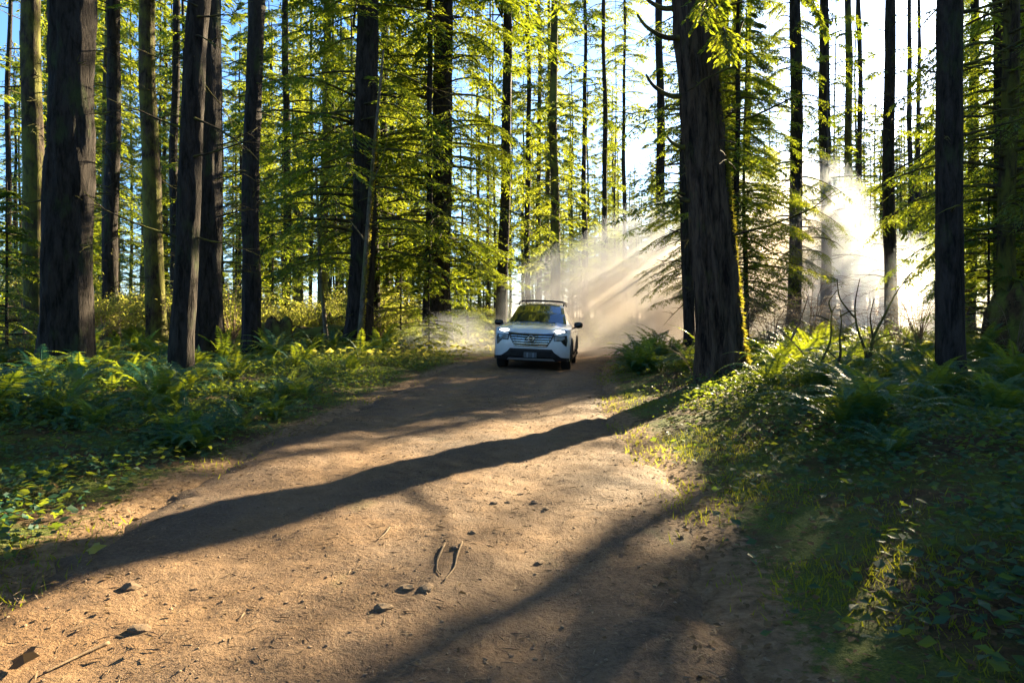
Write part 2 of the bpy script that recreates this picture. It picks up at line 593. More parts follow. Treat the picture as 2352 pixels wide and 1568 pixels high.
def crown_meshes(name, seed, z0, z1, nb, rmax, rtop=.5, leaf=.12, twigs=10, per=6, droop=.35, leafmat=None, tail=.35, dead=0, dead_z=(1.5, 9), r_trunk=.15, keep=1.0, wide=.36, rise=.15):
    """conifer crown: whorled drooping limbs, side twigs and flat sprays of needles.
    returns (limb mesh, needle mesh)"""
    r = np.random.RandomState(seed)
    limbs = MB()
    P_, D_, N_a, L_, W_ = [], [], [], [], []
    zz = np.sort(z0 + (z1 - z0) * r.rand(nb) ** 1.05)
    az = (np.arange(nb) * 2.399 + r.rand(nb) * 1.3)
    for b in range(nb):
        t = (zz[b] - z0) / (z1 - z0)
        prof = (1 - t) ** .75 * (.55 + .45 * min(1, t * 6 + .45))
        Lb = (rtop + (rmax - rtop) * prof) * r.uniform(.6, 1.15)
        d = np.array([math.cos(az[b]), math.sin(az[b]), 0])
        s = np.linspace(0, 1, 7)
        up = rise * r.uniform(.3, 1.6)
        path = np.stack([d[0] * Lb * s, d[1] * Lb * s, zz[b] + Lb * (up * s - droop * r.uniform(.7, 1.4) * s ** 2.2)], -1)
        path[:, 0] += .06 * Lb * np.sin(s * 5 + r.rand() * 6) * s
        path[:, 1] += .06 * Lb * np.cos(s * 5 + r.rand() * 6) * s
        rad_b = (.010 + .011 * Lb) * (1 - .86 * s)
        limbs.add(*tube(path, rad_b, 4, False)[:2])
        if r.rand() > keep:
            continue
        tn = np.gradient(path, axis=0); tn /= np.linalg.norm(tn, axis=1)[:, None]
        side = np.array([-d[1], d[0], 0])
        ts = np.linspace(tail * r.uniform(.6, 1.2), 1.0, twigs) + r.uniform(-.02, .02, twigs)
        ts = np.clip(ts, 0, 1)
        for sg in (-1, 1):
            base = np.stack([np.interp(ts, s, path[:, c]) for c in range(3)], -1)
            tg = np.stack([np.interp(ts, s, tn[:, c]) for c in range(3)], -1)
            dirn = tg * .55 + sg * side * r.uniform(.6, 1.0, (twigs, 1)) + np.array([0, 0, -1]) * r.uniform(.05, .45, (twigs, 1))
            dirn /= np.linalg.norm(dirn, axis=1)[:, None]
            lt = Lb * wide * (1.05 - .75 * ts) * r.uniform(.5, 1.2, twigs) + leaf * .8
            u = (np.arange(per) + .4) / per
            pts = base[:, None, :] + dirn[:, None, :] * (lt[:, None] * u[None, :])[:, :, None]
            pts[:, :, 2] -= (lt[:, None] * u[None, :] ** 2) * .22
            up_n = np.array([0, 0, 1.0]) + r.normal(0, .35, (twigs, per, 3))
            for s2 in (-1, 1):
                perp = np.cross(dirn, np.array([0, 0, 1.0]))
                perp /= np.linalg.norm(perp, axis=1)[:, None] + 1e-9
                dd = dirn[:, None, :] * r.uniform(.5, 1.1, (twigs, per, 1)) + s2 * perp[:, None, :] * .75 + r.normal(0, .18, (twigs, per, 3)) + np.array([0, 0, -.22])
                msk = r.rand(twigs, per) < .86
                P_.append(pts[msk]); D_.append(dd[msk]); N_a.append(up_n[msk])
                ll = (leaf * r.uniform(.6, 1.25, (twigs, per)))[msk]
                L_.append(ll); W_.append(ll * r.uniform(.22, .36, ll.shape))
    for k_ in range(dead):
        z = r.uniform(*dead_z); a = r.rand() * 2 * PI
        Lb = r.uniform(.35, 1.5)
        s = np.linspace(0, 1, 6)
        path = np.stack([math.cos(a) * Lb * s, math.sin(a) * Lb * s, z + Lb * (r.uniform(-.35, .25) * s + r.uniform(-.3, .35) * s ** 2)], -1)
        path += r.normal(0, .03, path.shape) * s[:, None]
        limbs.add(*tube(path, (.012 + .008 * Lb) * (1 - .8 * s), 4, False)[:2])
        for q in range(r.randint(1, 5)):
            f_ = r.uniform(.3, .9)
            b0 = np.array([np.interp(f_, s, path[:, c]) for c in range(3)])
            dv = np.array([math.cos(a + r.uniform(-1, 1)), math.sin(a + r.uniform(-1, 1)), r.uniform(-.5, .3)])
            limbs.add(*tube(np.array([b0, b0 + dv * Lb * .2, b0 + dv * Lb * .4 + np.array([0, 0, -.04])]), [.008, .006, .003], 3, False)[:2])
    lm = limbs.mesh(name + '_limbs', M['limb'], True)
    nm = None
    if P_:
        V, Q = cards(np.concatenate(P_), np.concatenate(D_), np.concatenate(N_a), np.concatenate(L_), np.concatenate(W_))
        nm = mesh_np(name + '_needles', V, Q, None, [leafmat or M['needle']])
    return lm, nm


# crown library (mesh data shared between the trees)
CROWN = {}
for i in range(2):
    CROWN['high%d' % i] = crown_meshes('high_crown%d' % i, 100 + i, 12.5, 34, 90, 3.0, .5, .24, 10, 5, .35, M['needle'], dead=34, dead_z=(2.0, 12))
for i in range(3):
    CROWN['low%d' % i] = crown_meshes('hemlock_crown%d' % i, 120 + i, 2.2, 17, 110, 2.9, .5, .125, 14, 7, .42, M['needle'], dead=22, dead_z=(.9, 6), keep=.84)
for i in range(5):
    CROWN['far%d' % i] = crown_meshes('far_crown%d' % i, 140 + i, 4.0 + i * .9, 33, 125, 2.5, .5, .27, 8, 5, .3, M['needle_far'], dead=45, dead_z=(1.5, 12), keep=.82)
for i in range(3):
    CROWN['sapling%d' % i] = crown_meshes('sapling_crown%d' % i, 170 + i, .25, 3.6, 46, 1.25, .12, .10, 10, 5, .25, M['needle'])
for i in range(2):
    CROWN['tall%d' % i] = crown_meshes('tall_crown%d' % i, 184 + i, (10, 16)[i], 34, 95, 2.7, .5, .26, 9, 5, .34, M['needle_far'], dead=60, dead_z=(1.5, 13), keep=.85)
CROWN['bare0'] = crown_meshes('bare_limbs0', 190, 3.0, 14, 46, 1.9, .6, .17, 8, 5, .25, M['needle'], keep=.30, dead=40, dead_z=(1.2, 12))
CROWN['bare1'] = crown_meshes('bare_limbs1', 191, 3.0, 15, 56, 2.2, .6, .17, 8, 5, .3, M['needle'], keep=.52, dead=46, dead_z=(1.2, 12))

TRUNKS = [trunk_mesh('slim_trunk%d' % i, M['bark' if i != 1 else 'bark_mossy'], 34, .5, 50 + i, 14, 26, .25, .02, .10) for i in range(3)]


def tree(name, X, Y, label, trunk, crown, group=None, rotz=0.0, sc=1.0, tsc=1.0, lean=(0, 0), cat='tree', cscale=None, zoff=0.0):
    e = bpy.data.objects.new(name, None)
    COL.objects.link(e)
    e.empty_display_size = .3
    e.location = (X, Y, H(X, Y) - .02 + zoff)
    e.rotation_euler = (lean[1], lean[0], rotz)
    tag(e, label, cat, group)
    if trunk is not None:
        link('trunk', trunk, e, scale=(tsc, tsc, sc))
    if crown is not None:
        cs = cscale or (sc, sc, sc)
        lm, nm = CROWN[crown]
        if lm: link('branches', lm, e, scale=cs)
        if nm: link('crown', nm, e, scale=cs)
    return e


# ---- the trees one can tell apart, left to right
def hero(px, Y, dia, label, crown='high0', lean=0.0, rot=0.0, name='fir_tree', mat='bark', h=34, flare=.35, seed=None, segs=24, rings=40, furrow=.025, bend=.06, cscale=None, top=.25, hd=None, leany=0.0):
    X = at(px, Y)
    seed = seed or int(px + Y * 7)
    tm = trunk_mesh('trunk_%d' % seed, M[mat], h, dia, seed, segs, rings, flare, furrow, bend, (lean, leany), top, hd)
    e = tree(name, X, Y, label, tm, None, rotz=0)
    if crown:
        lm, nm = CROWN[crown]
        cs = cscale or (1, 1, 1)
        for nm_, dat in (('branches', lm), ('crown', nm)):
            if dat:
                o = link(nm_, dat, e, rot=(-leany, math.atan(lean), rot), scale=cs)
    return e


hero(85, 19, .56, 'thick conifer with sunlit right side at the left edge of the photo', 'high0', 0, 1, mat='bark_mossy')
hero(152, 12.5, .84, 'broadest dark trunk on the left rising from shaded ferns', 'high1', .010, 2, segs=48, rings=90, furrow=.045, flare=.28, hd=9, bend=.02)
hero(255, 26, .58, 'grey conifer just behind and right of the broadest left trunk', 'high0', 0, 3)
hero(362, 23, .62, 'conifer with bright yellow sunlit stripe behind the left fern bank', 'high1', -.02, 4, mat='bark_mossy')
hero(405, 32, .44, 'slim conifer between the yellow striped trunk and the leaning grey trunk', 'bare1', .0, 5)
hero(412, 11, .36, 'slim grey trunk leaning right in front of the near black trunk', 'high0', .058, 6, mat='bark', segs=32, rings=70, flare=.3, hd=8)
hero(482, 15, .62, 'near black trunk directly behind the leaning grey trunk', 'high1', .010, .6, segs=40, rings=80, furrow=.04, flare=.3, hd=9)
hero(578, 17.5, .46, 'dark straight conifer left of the sunlit fern clearing', 'high0', .006, 1.6, segs=28, rings=60, hd=10)
hero(655, 34, .40, 'slim conifer standing behind the pale sunlit shrubs', 'far1', .0, 2.5)
hero(742, 30, .46, 'mossy pale trunk half way between the dark straight conifer and the large leaning conifer', 'low2', .008, 3.3, mat='bark_mossy', cscale=(1.1, 1.1, 1.4))
hero(822, 22, .84, 'large dark conifer leaning right beside the pale sunlit stem', 'low0', .020, 4.2, segs=40, rings=70, furrow=.04, hd=12, cscale=(1.5, 1.5, 1.25))
hero(858, 25, .50, 'shaded conifer close behind the large leaning conifer', 'far1', .0, 5.2)
hero(1010, 25, .82, 'thick foliage-clad hemlock left of the car', 'low1', .004, .3, name='hemlock_tree', segs=36, rings=60, furrow=.04, hd=12, cscale=(1.55, 1.55, 1.3))
hero(977, 23.5, .22, 'thin straight stem just left of the thick foliage-clad hemlock', 'bare0', .004, .9)
hero(1152, 27.5, .46, 'dark straight conifer directly behind the car roof on its left', 'high1', .012, 1.4, cscale=(1.45, 1.45, 1.0))
hero(1213, 44, .42, 'slim conifer above the car windscreen, second right of the dark straight one', 'far2', .0, 2)
hero(1240, 50, .42, 'slim conifer above the car roof rail', 'tall1', .0, 2.4)
hero(1276, 38, .58, 'mossy conifer rising above the right side of the car', 'far0', -.002, 3, mat='bark_mossy')
hero(1345, 48, .42, 'straight thin conifer above the start of the dust plume', 'tall1', .0, 3.4)
hero(1387, 41, .36, 'dark thin conifer over the middle of the dust plume', 'bare1', .0, 3.9)
hero(1432, 54, .40, 'far thin conifer over the right half of the dust plume', 'tall1', .0, 4.4)
hero(1512, 34, .50, 'straight thin-limbed conifer left of the big leaning trunk', 'bare0', .0, 5)
hero(1583, 18.5, .29, 'slender dark conifer with crooked mossy limbs hidden half behind the big leaning trunk', 'bare1', -.006, 5.5)
hero(1692, 30, .48, 'teal shaded conifer just right of the big leaning trunk', 'far2', .0, .2)
hero(1722, 37, .40, 'slim far conifer two places right of the big leaning trunk', 'bare0', .0, .8)
hero(1715, 22, .16, 'short teal hemlock with dense foliage just right of the big leaning trunk', 'low1', .0, 1.0, name='hemlock_tree', h=11, cscale=(.80, .80, .64), top=.1)
hero(1690, 20, .22, 'shade-casting hemlock added behind the right edge of the big leaning trunk', 'low2', .0, 2.2, name='hemlock_tree', h=13, cscale=(.85, .85, .72), top=.1)  # added so its shadow darkens the left bank and mid track
hero(1640, 21.5, .20, 'leafy hemlock added for shade, hidden behind the middle of the big leaning trunk', 'low0', .0, 3.1, name='hemlock_tree', h=13, cscale=(.85, .85, .72), top=.1)  # hidden tree added to thicken the shade over track and left bank
hero(1586, 37, .42, 'high-crowned conifer added to shade the broadest trunk, hidden mostly behind the big leaning trunk', 'tall0', .0, 1.9)  # hidden tree added so its crown shades the broad left trunk
hero(1663, 24.8, .34, 'hemlock with low drooping foliage behind the big leaning trunk', 'low2', .0, 1.4, name='hemlock_tree', cscale=(1.3, 1.3, 1.0))
hero(1820, 25.5, .50, 'conifer wrapped in bright dust, first trunk clear of the big leaning one', 'low0', .006, 2, name='hemlock_tree', cscale=(.72, .72, 1.05))
hero(1900, 27, .42, 'straight dark conifer standing in dust right of the brightest plume', 'bare1', -.004, 2.8)
hero(1945, 30, .38, 'mossy slim conifer in dust, left one of a close pair', 'bare0', .0, 3.3, mat='bark_mossy')
hero(1971, 33, .28, 'thinnest conifer of the close pair in the dust', 'bare0', .0, 4)
hero(2046, 25, .45, 'stout conifer fading into dust left of the near right trunk', 'bare0', .002, 4.6)
hero(2087, 42, .36, 'far slim conifer seen through twigs left of the near right trunk', 'bare0', .0, 5.1)
hero(2112, 46, .36, 'far slim conifer touching the left edge of the near right trunk', 'bare1', .0, 5.6)
hero(2180, 8.8, .32, 'dark straight near trunk at right rising from ferns', 'high1', -.002, .5, segs=36, rings=80, furrow=.014, flare=.22, hd=6)
hero(2232, 24, .34, 'conifer half hidden right of the near right trunk', 'low0', .0, 1.1, cscale=(.58, .58, 1.0))
hero(2205, 26, .30, 'leafy hemlock added to shade the near track, directly behind the near right trunk', 'low1', .0, .4, name='hemlock_tree', cscale=(.55, .55, 1.1))  # hidden tree added to block sun from the near track
hero(2290, 16, .20, 'thin dark twisted conifer near the right edge of the photo', 'low2', -.004, 1.7, cscale=(.85, .85, .8))
hero(2346, 22, .44, 'dense hemlock cut by the right edge of the photo', 'low1', .0, 2.2, name='hemlock_tree')

# the big leaning trunk beside the track
BX, BY = 3.40, 10.95
bt = trunk_mesh('big_trunk', M['bark_big'], 36, .67, 77, 96, 130, .25, .05, .0, (-.084, .0), .25, 9.5)
bz = tree('fir_tree', BX, BY, 'big leaning trunk with furrowed bark on the verge casting the long shadow', bt, None)
for nm_, dat in zip(('branches', 'crown'), CROWN['high0']):
    link(nm_, dat, bz, rot=(0, -math.atan(.084), 1.9))


def limb_obj(parent, path, r0, r1, mat, name='limb', sides=7):
    path = np.asarray(path, float)
    n = 14
    s = np.linspace(0, 1, len(path)); u = np.linspace(0, 1, n)
    # smooth by interpolating a Catmull-like curve
    P = np.stack([np.interp(u, s, path[:, c]) for c in range(3)], -1)
    for _ in range(3):
        P[1:-1] = (P[:-2] + 2 * P[1:-1] + P[2:]) / 4
    V, Q, T = tube(P, np.linspace(r0, r1, n), sides)
    return link(name, mesh_np(name, V, Q, T, [mat], None, True), parent)


for zz, a, Lb, up in ((5.45, 3.5, .75, .30), (4.55, 3.3, .60, .32), (6.4, 3.6, .7, .25), (3.75, 3.2, .30, .15), (6.0, 2.9, .55, .35), (2.9, 3.0, .2, .06)):
    cx0 = -.084 * zz
    dx, dy = math.cos(a), math.sin(a)
    limb_obj(bz, [(cx0 + dx * .25, dy * .25, zz), (cx0 + dx * (.25 + Lb * .4), dy * Lb * .5, zz - .03), (cx0 + dx * (.3 + Lb * .8), dy * Lb * .8, zz + up * .4), (cx0 + dx * (.3 + Lb), dy * Lb, zz + up)], .05, .018, M['limb'])


def moss_tufts(n, zr, rfun, cxfun, a0, a1, size, seed):
    r = np.random.RandomState(seed)
    z = r.uniform(zr[0], zr[1], n)
    a = r.uniform(a0, a1, n)
    R = rfun(z)
    nrm = np.stack([np.cos(a), np.sin(a), np.zeros(n)], -1)
    P = np.stack([cxfun(z) + R * np.cos(a), R * np.sin(a), z], -1)
    Dv = nrm * r.uniform(.4, 1.2, (n, 1)) + r.normal(0, .4, (n, 3)) + np.array([0, 0, -.25])
    Nv = r.normal(0, 1, (n, 3))
    L = size * r.uniform(.5, 1.4, n)
    return cards(P, Dv, Nv, L, L * .4)


V, Q = moss_tufts(5200, (.05, 9), lambda z: .338 - .0075 * z + .10 * np.exp(-z / .4), lambda z: -.084 * z, -.75, .9, .075, 5)
mo = link('moss', mesh_np('trunk_moss', V, Q, None, [M['mossleaf']]), bz)
mo['kind'] = 'stuff'


# hanging spray in front of the big trunk
def spray(path, leaf, twigs, per, seed, mat, wide=.5):
    r = np.random.RandomState(seed)
    path = np.asarray(path, float)
    s = np.linspace(0, 1, len(path)); u = np.linspace(0, 1, 14)
    P = np.stack([np.interp(u, s, path[:, c]) for c in range(3)], -1)
    for _ in range(3):
        P[1:-1] = (P[:-2] + 2 * P[1:-1] + P[2:]) / 4
    Lb = np.linalg.norm(np.diff(P, axis=0), axis=1).sum()
    tn = np.gradient(P, axis=0); tn /= np.linalg.norm(tn, axis=1)[:, None]
    Ps, Ds, Ns, Ls, Ws = [], [], [], [], []
    wood = MB().add(*tube(P, np.linspace(.022, .004, 14), 5, False)[:2])
    for sg in (-1, 1):
        for t in np.linspace(.25, 1, twigs):
            b = np.array([np.interp(t, u, P[:, c]) for c in range(3)]); tg = np.array([np.interp(t, u, tn[:, c]) for c in range(3)])
            sd = np.cross(tg, [0, 0, 1.0]); sd /= np.linalg.norm(sd) + 1e-9
            dv = tg * .6 + sg * sd * r.uniform(.5, 1) + np.array([0, 0, -r.uniform(.2, .7)])
            dv /= np.linalg.norm(dv)
            lt = wide * (1.1 - .7 * t) * r.uniform(.5, 1.1)
            pts = b + dv * (np.linspace(.1, 1, per) * lt)[:, None]
            pts[:, 2] -= np.linspace(0, 1, per) ** 2 * lt * .3
            wood.add(*tube(pts, np.linspace(.006, .002, per), 3, False)[:2])
            pp = np.cross(dv, [0, 0, 1.0]); pp /= np.linalg.norm(pp) + 1e-9
            for s2 in (-1, 1):
                dd = dv * .7 + s2 * pp * .8 + r.normal(0, .15, (per, 3)) + np.array([0, 0, -.3])
                Ps.append(pts); Ds.append(dd); Ns.append(np.array([0, 0, 1.0]) + r.normal(0, .3, (per, 3)))
                l = leaf * r.uniform(.6, 1.2, per); Ls.append(l); Ws.append(l * .42)
    V, Q = cards(np.concatenate(Ps), np.concatenate(Ds), np.concatenate(Ns), np.concatenate(Ls), np.concatenate(Ws))
    return wood.mesh('spray_wood', M['limb'], True), mesh_np('spray_needles', V, Q, None, [mat])


def add_spray(parent, path, leaf=.09, twigs=14, per=8, seed=1, wide=.5):
    w, n = spray(path, leaf, twigs, per, seed, M['needle'], wide)
    b = link('hanging_branch', w, parent)
    link('needles', n, b)
    return b


add_spray(bz, [(-.2, -.2, 5.9), (-.45, -.9, 6.0), (-.7, -1.6, 5.5), (-.95, -2.0, 4.9)], .10, 16, 9, 3, .55)
add_spray(bz, [(-.1, -.3, 5.4), (-.3, -.9, 5.3), (-.45, -1.5, 4.95), (-.55, -1.9, 4.5)], .10, 14, 8, 4, .45)
add_spray(bz, [(.1, -.2, 6.3), (.5, -.6, 6.4), (.9, -.9, 6.0), (1.1, -1.1, 5.2)], .10, 14, 9, 6, .6)

# second whorls of foliage on the two big conifers left of the car
for o in [o for o in bpy.data.objects if o.parent is None and o.get('label') in ('thick foliage-clad hemlock left of the car',)]:
    for nm_, dat in zip(('branches', 'crown'), CROWN['low2']):
        link(nm_, dat, o, rot=(0, 0, 2.7), scale=(1.45, 1.45, 1.45))

# ---- the stand beyond: every trunk an own tree
AL = np.array([math.sin(SUN_AZ), math.cos(SUN_AZ)]); PN = np.array([math.cos(SUN_AZ), -math.sin(SUN_AZ)])
taken = [(o.location.x, o.location.y) for o in bpy.data.objects if o.type == 'EMPTY']
rng = random.Random(11)
spots = []
tries = 0
while len(spots) < 268 and tries < 20000:
    tries += 1
    Y = 27 + (105 - 27) * rng.random() ** .62
    X = rng.uniform(-.80, .82) * Y + rng.uniform(-3, 3)
    if abs(float(lateral(np.array([X]), np.array([Y]))[0])) < 4:
        continue
    q = X * PN[0] + Y * PN[1]; s = X * AL[0] + Y * AL[1]
    if any((X - a) ** 2 + (Y - b) ** 2 < 2.3 ** 2 for a, b in taken):
        continue
    kind = 'far'; top = 99
    pxs = 1176 + X / Y * F
    if -46 < q < 0:                      # towards the sun the stand is kept younger and lower so sunlight passes over
        s0 = 8 if q > -8 else 18
        top = .354 * (s - s0) - 2.0
        if top >= 37:
            kind = 'far'
        elif top > 6 and (s > 42 or rng.random() < .3) and rng.random() < .8:
            kind = 'step'
        elif -7.5 < q:
            kind = None
        else:
            kind = (rng.choice(['tall', 'bare', 'bare', 'bare']) if s < 45 else 'bare') if q < -16 else 'bare'
    elif pxs < 1100:
        kind = rng.choice(['far', 'far', 'far', 'tall', 'bare'])
    if -9 < X < 3 and Y < 38:
        kind = None
    if pxs < 600 and rng.random() < .08:
        kind = None
    if kind is None:
        continue
    taken.append((X, Y)); spots.append((X, Y, kind, top))

tries = 0
while tries < 400 and len([1 for p in spots if p[1] > 106]) < 58:      # the deep background
    tries += 1
    Y = rng.uniform(107, 150); X = (rng.uniform(-.78, .80) if rng.random() < .35 else rng.uniform(.02, .74)) * Y
    if X * AL[0] + Y * AL[1] < 118 and X * PN[0] + Y * PN[1] > -46:
        continue
    if any((X - a) ** 2 + (Y - b) ** 2 < 9 for a, b in taken):
        continue
    taken.append((X, Y)); spots.append((X, Y, 'far', 99))
ZONES = [(-9e9, 560, 'at far left'), (560, 1100, 'left of the car'),
         (1100, 1560, 'behind the car'), (1560, 2140, 'behind the dust'), (2140, 9e9, 'at far right')]
spots.sort(key=lambda p: p[1])
for i, (X, Y, kind, top) in enumerate(spots):
    px = 1176 + X / Y * F
    zone = [z for a, b, z in ZONES if a <= px < b][0]
    dist = 'mid-distance' if Y < 48 else 'far'
    if kind == 'far':
        tr, cr, sc, d = TRUNKS[i % 3], 'far%d' % (i % 5), rng.uniform(.85, 1.1), rng.uniform(.6, 1.0)
        lab = 'slender leafy conifer in the %s stand %s' % (dist, zone)
    elif kind == 'tall':
        tr, cr, sc, d = TRUNKS[i % 3], 'tall%d' % (1 if X * AL[0] + Y * AL[1] > 38 else 0), rng.uniform(.95, 1.15), rng.uniform(.6, .95)
        lab = 'slender high-crowned conifer in the %s stand %s' % (dist, zone)
    elif kind == 'bare':
        tr, cr, sc, d = TRUNKS[i % 3], 'bare%d' % (i % 2), rng.uniform(.9, 1.4), rng.uniform(.4, .75)
        lab = 'slender bare-limbed conifer in the %s stand %s' % (dist, zone)
    else:
        sc = min(1.0, top / 33.0) * rng.uniform(.85, 1.0)
        tr, cr, d = TRUNKS[i % 3], 'far%d' % (i % 5), max(.35, sc * .9)
        lab = 'young sunlit conifer in the %s stand %s' % (dist, zone)
    tree('conifer' if kind != 'step' else 'young_conifer', X, Y, lab, tr, cr, lab, rng.uniform(0, 6.28), sc, d, (rng.uniform(-.012, .012), rng.uniform(-.012, .012)),
         cscale=None if kind != 'step' else (max(.62, sc), max(.62, sc), sc))

# trees outside the frame to the right that shade the near track, and more added around the camera to cut sky fill and mirror in the windscreen
def qs(q, s):
    return (q * PN[0] + s * AL[0], q * PN[1] + s * AL[1])


X, Y = qs(-.1, 15.5)
tree('hemlock_tree', X, Y, 'dense shaded hemlock cut by the right edge before the black stump', TRUNKS[1], 'low0', None, 0, 1.0, .6, cscale=(.85, .85, 1))
for i, (q, s, cr) in enumerate([(3.2, 13, 'low1'), (.9, 22.5, 'low2'), (5.5, 19, 'low2'), (2.4, 25, 'low2'), (8, 15, 'low0'), (6.5, 27, 'low1'), (10, 22, 'low2'), (4.5, 33, 'far0'), (9, 34, 'far1')]):
    X, Y = qs(q, s)
    tree('hemlock_tree', X, Y, 'dense hemlock standing outside the photo to the right', TRUNKS[i % 3], cr, 'hemlocks outside the frame', i * 1.3, 1.0, .8)
for i, (X, Y) in enumerate([(-5, -4), (4.5, -6), (-3.5, -13), (6, -14), (-9, -9), (1.5, -22), (-8, -20), (10, -9), (-7.5, 1.5), (-9.5, 5), (-12, 0), (-13, 8), (-15, -6), (-17, 3), (-18, 12), (-22, 7),
                            (8, -3), (12, 2), (9, 3.5), (14, -4), (15, 6), (19, 1), (3, -30), (-12, -28), (12, -24), (-20, -16), (20, -14), (-2.5, -40), (9, -38), (-24, 0), (25, 6), (-4.5, -8.5), (16, -12), (-14, -14)]):
    tree('conifer', X, Y, 'unseen conifer added beside or behind the camera to dim the skylight', TRUNKS[i % 3], ('low%d' % (i % 3)) if i % 2 else 'far%d' % (i % 5), 'conifers outside the frame', i * 1.1, 1.0, .9)


# ------------------------------------------------------------------ understory
def inst(name, parts, X, Y, label, cat, group=None, rotz=0.0, sc=1.0, z=None, tilt=(0, 0)):
    """a thing made of shared part meshes: parts = [(part name, mesh), ...]"""
    e = bpy.data.objects.new(name, None)
    COL.objects.link(e)
    e.empty_display_size = .2
    e.location = (X, Y, H(X, Y) if z is None else z)
    e.rotation_euler = (tilt[0], tilt[1], rotz)
    e.scale = (sc,) * 3 if not hasattr(sc, '__len__') else sc
    tag(e, label, cat, group)
    for pn, me in parts:
        if me is not None:
            link(pn, me, e)
    return e


SAP_TRUNK = trunk_mesh('sapling_trunk', M['bark'], 3.7, .07, 301, 8, 12, .2, .003, .02)


def shrub_meshes(seed, h, spread, nst, nleaf, leaf, mat, thin=1.0, sub=5):
    r = np.random.RandomState(seed)
    wood = MB(); P, Dv = [], []
    for k_ in range(nst):
        a = r.rand() * 2 * PI; L = h * r.uniform(.6, 1.1)
        u = np.linspace(0, 1, 9)
        ro = spread * r.uniform(.3, 1.0)
        path = np.stack([np.cos(a) * ro * u ** 1.3, np.sin(a) * ro * u ** 1.3, L * (u - .28 * u ** 2.5)], -1)
        path += np.cumsum(r.normal(0, .018 * h, path.shape), 0) * u[:, None]
        wood.add(*tube(path, np.linspace(.016, .003, 9) * (.6 + .3 * h) * thin, 4, False)[:2])
        for q in range(sub):
            f_ = r.uniform(.3, .97)
            b = np.array([np.interp(f_, u, path[:, c]) for c in range(3)])
            dv = np.array([math.cos(a + r.uniform(-1.4, 1.4)), math.sin(a + r.uniform(-1.4, 1.4)), r.uniform(-.1, .6)])
            lt = h * r.uniform(.15, .4)
            tp = b + dv * (np.linspace(0, 1, 6) * lt)[:, None]
            tp[:, 2] -= np.linspace(0, 1, 6) ** 2 * lt * .3
            wood.add(*tube(tp, np.linspace(.007, .002, 6) * thin, 3, False)[:2])
            m = max(1, nleaf // (nst * 5))
            uu = r.uniform(.1, 1, m)
            lp = np.stack([np.interp(uu, np.linspace(0, 1, 6), tp[:, c]) for c in range(3)], -1) + r.normal(0, .035 * h, (m, 3))
            P.append(lp); Dv.append(dv + r.normal(0, .7, (m, 3)))
    wm = wood.mesh('shrub_stems', M['twig'], True)
    lm = None
    if nleaf:
        P = np.concatenate(P); Dv = np.concatenate(Dv); n = len(P)
        l = leaf * r.uniform(.5, 1.2, n)
        V, Q = cards(P, Dv, np.array([0, 0, 1.0]) + r.normal(0, .45, (n, 3)), l, l * r.uniform(.45, .65, n))
        lm = mesh_np('shrub_leaves', V, Q, None, [mat])
    return wm, lm


SHRUB = [shrub_meshes(400 + i, 1.9 + .3 * i, 1.1 + .2 * i, 12, 1500, .10, M['broadleaf']) for i in range(4)]
BRUSH = [shrub_meshes(420 + i, 1.5 + .4 * i, .9, 17, 0, 0, None, .5, 10) for i in range(3)]

und = random.Random(5)


def side_of(px):
    return 'at the left edge' if px < 130 else 'among the left trunks' if px < 800 else 'left of the car' if px < 1130 else 'behind the car' if px < 1600 else 'in the dust at right' if px < 2140 else 'beyond the near right trunk'


def free_spot(x, y, gap):
    if abs(float(lateral(np.array([x]), np.array([y]))[0])) < gap:
        return False
    return True


# leafy shrubs
n = 0
while n < 95:
    Y = 20 + 55 * und.random() ** 1.3
    X = und.uniform(-.8, .8) * Y
    if not free_spot(X, Y, 4.2) or (X > 0 and Y < 24) or (-4 < X < 6 and Y < 40) or (-12 < X < -3 and Y < 24):
        continue
    px = 1176 + X / Y * F
    if 1150 < px < 2150 and und.random() < .45:
        continue
    w, l = SHRUB[n % 4]
    lab = 'pale leafy shrub %s, %s' % (side_of(px), 'nearer rank' if Y < 34 else 'farther rank')
    inst('leafy_shrub', [('stems', w), ('foliage', l)], X, Y, lab, 'shrub', lab, und.uniform(0, 6.28), und.uniform(.75, 1.35))
    n += 1
n2 = 0
while n2 < 30:
    Y = und.uniform(23.5, 35); X = und.uniform(-.72 * Y, -4.5)
    if any((X - a) ** 2 + (Y - b) ** 2 < .8 for a, b in taken):
        continue
    w, l = SHRUB[n2 % 4]
    lab = 'sunlit yellow-green shrub in the clearing behind the left ferns'
    inst('leafy_shrub', [('stems', w), ('foliage', l)], X, Y, lab, 'shrub', lab, und.uniform(0, 6.28), und.uniform(.7, 1.25))
    n2 += 1
# young hemlocks
n = 0
while n < 78:
    Y = 20 + 60 * und.random() ** 1.2
    X = und.uniform(-.8, .8) * Y
    if not free_spot(X, Y, 4.5) or (-16 < X < 5 and Y < 34):
        continue
    px = 1176 + X / Y * F
    if 1150 < px < 2150 and (Y < 34 or und.random() < .3):
        continue
    lm, nm = CROWN['sapling%d' % (n % 3)]
    lab = 'hemlock sapling %s, %s' % (side_of(px), 'nearer rank' if Y < 36 else 'farther rank')
    inst('hemlock_sapling', [('trunk', SAP_TRUNK), ('branches', lm), ('crown', nm)], X, Y, lab, 'sapling', lab, und.uniform(0, 6.28), und.uniform(.7, 1.7))
    n += 1
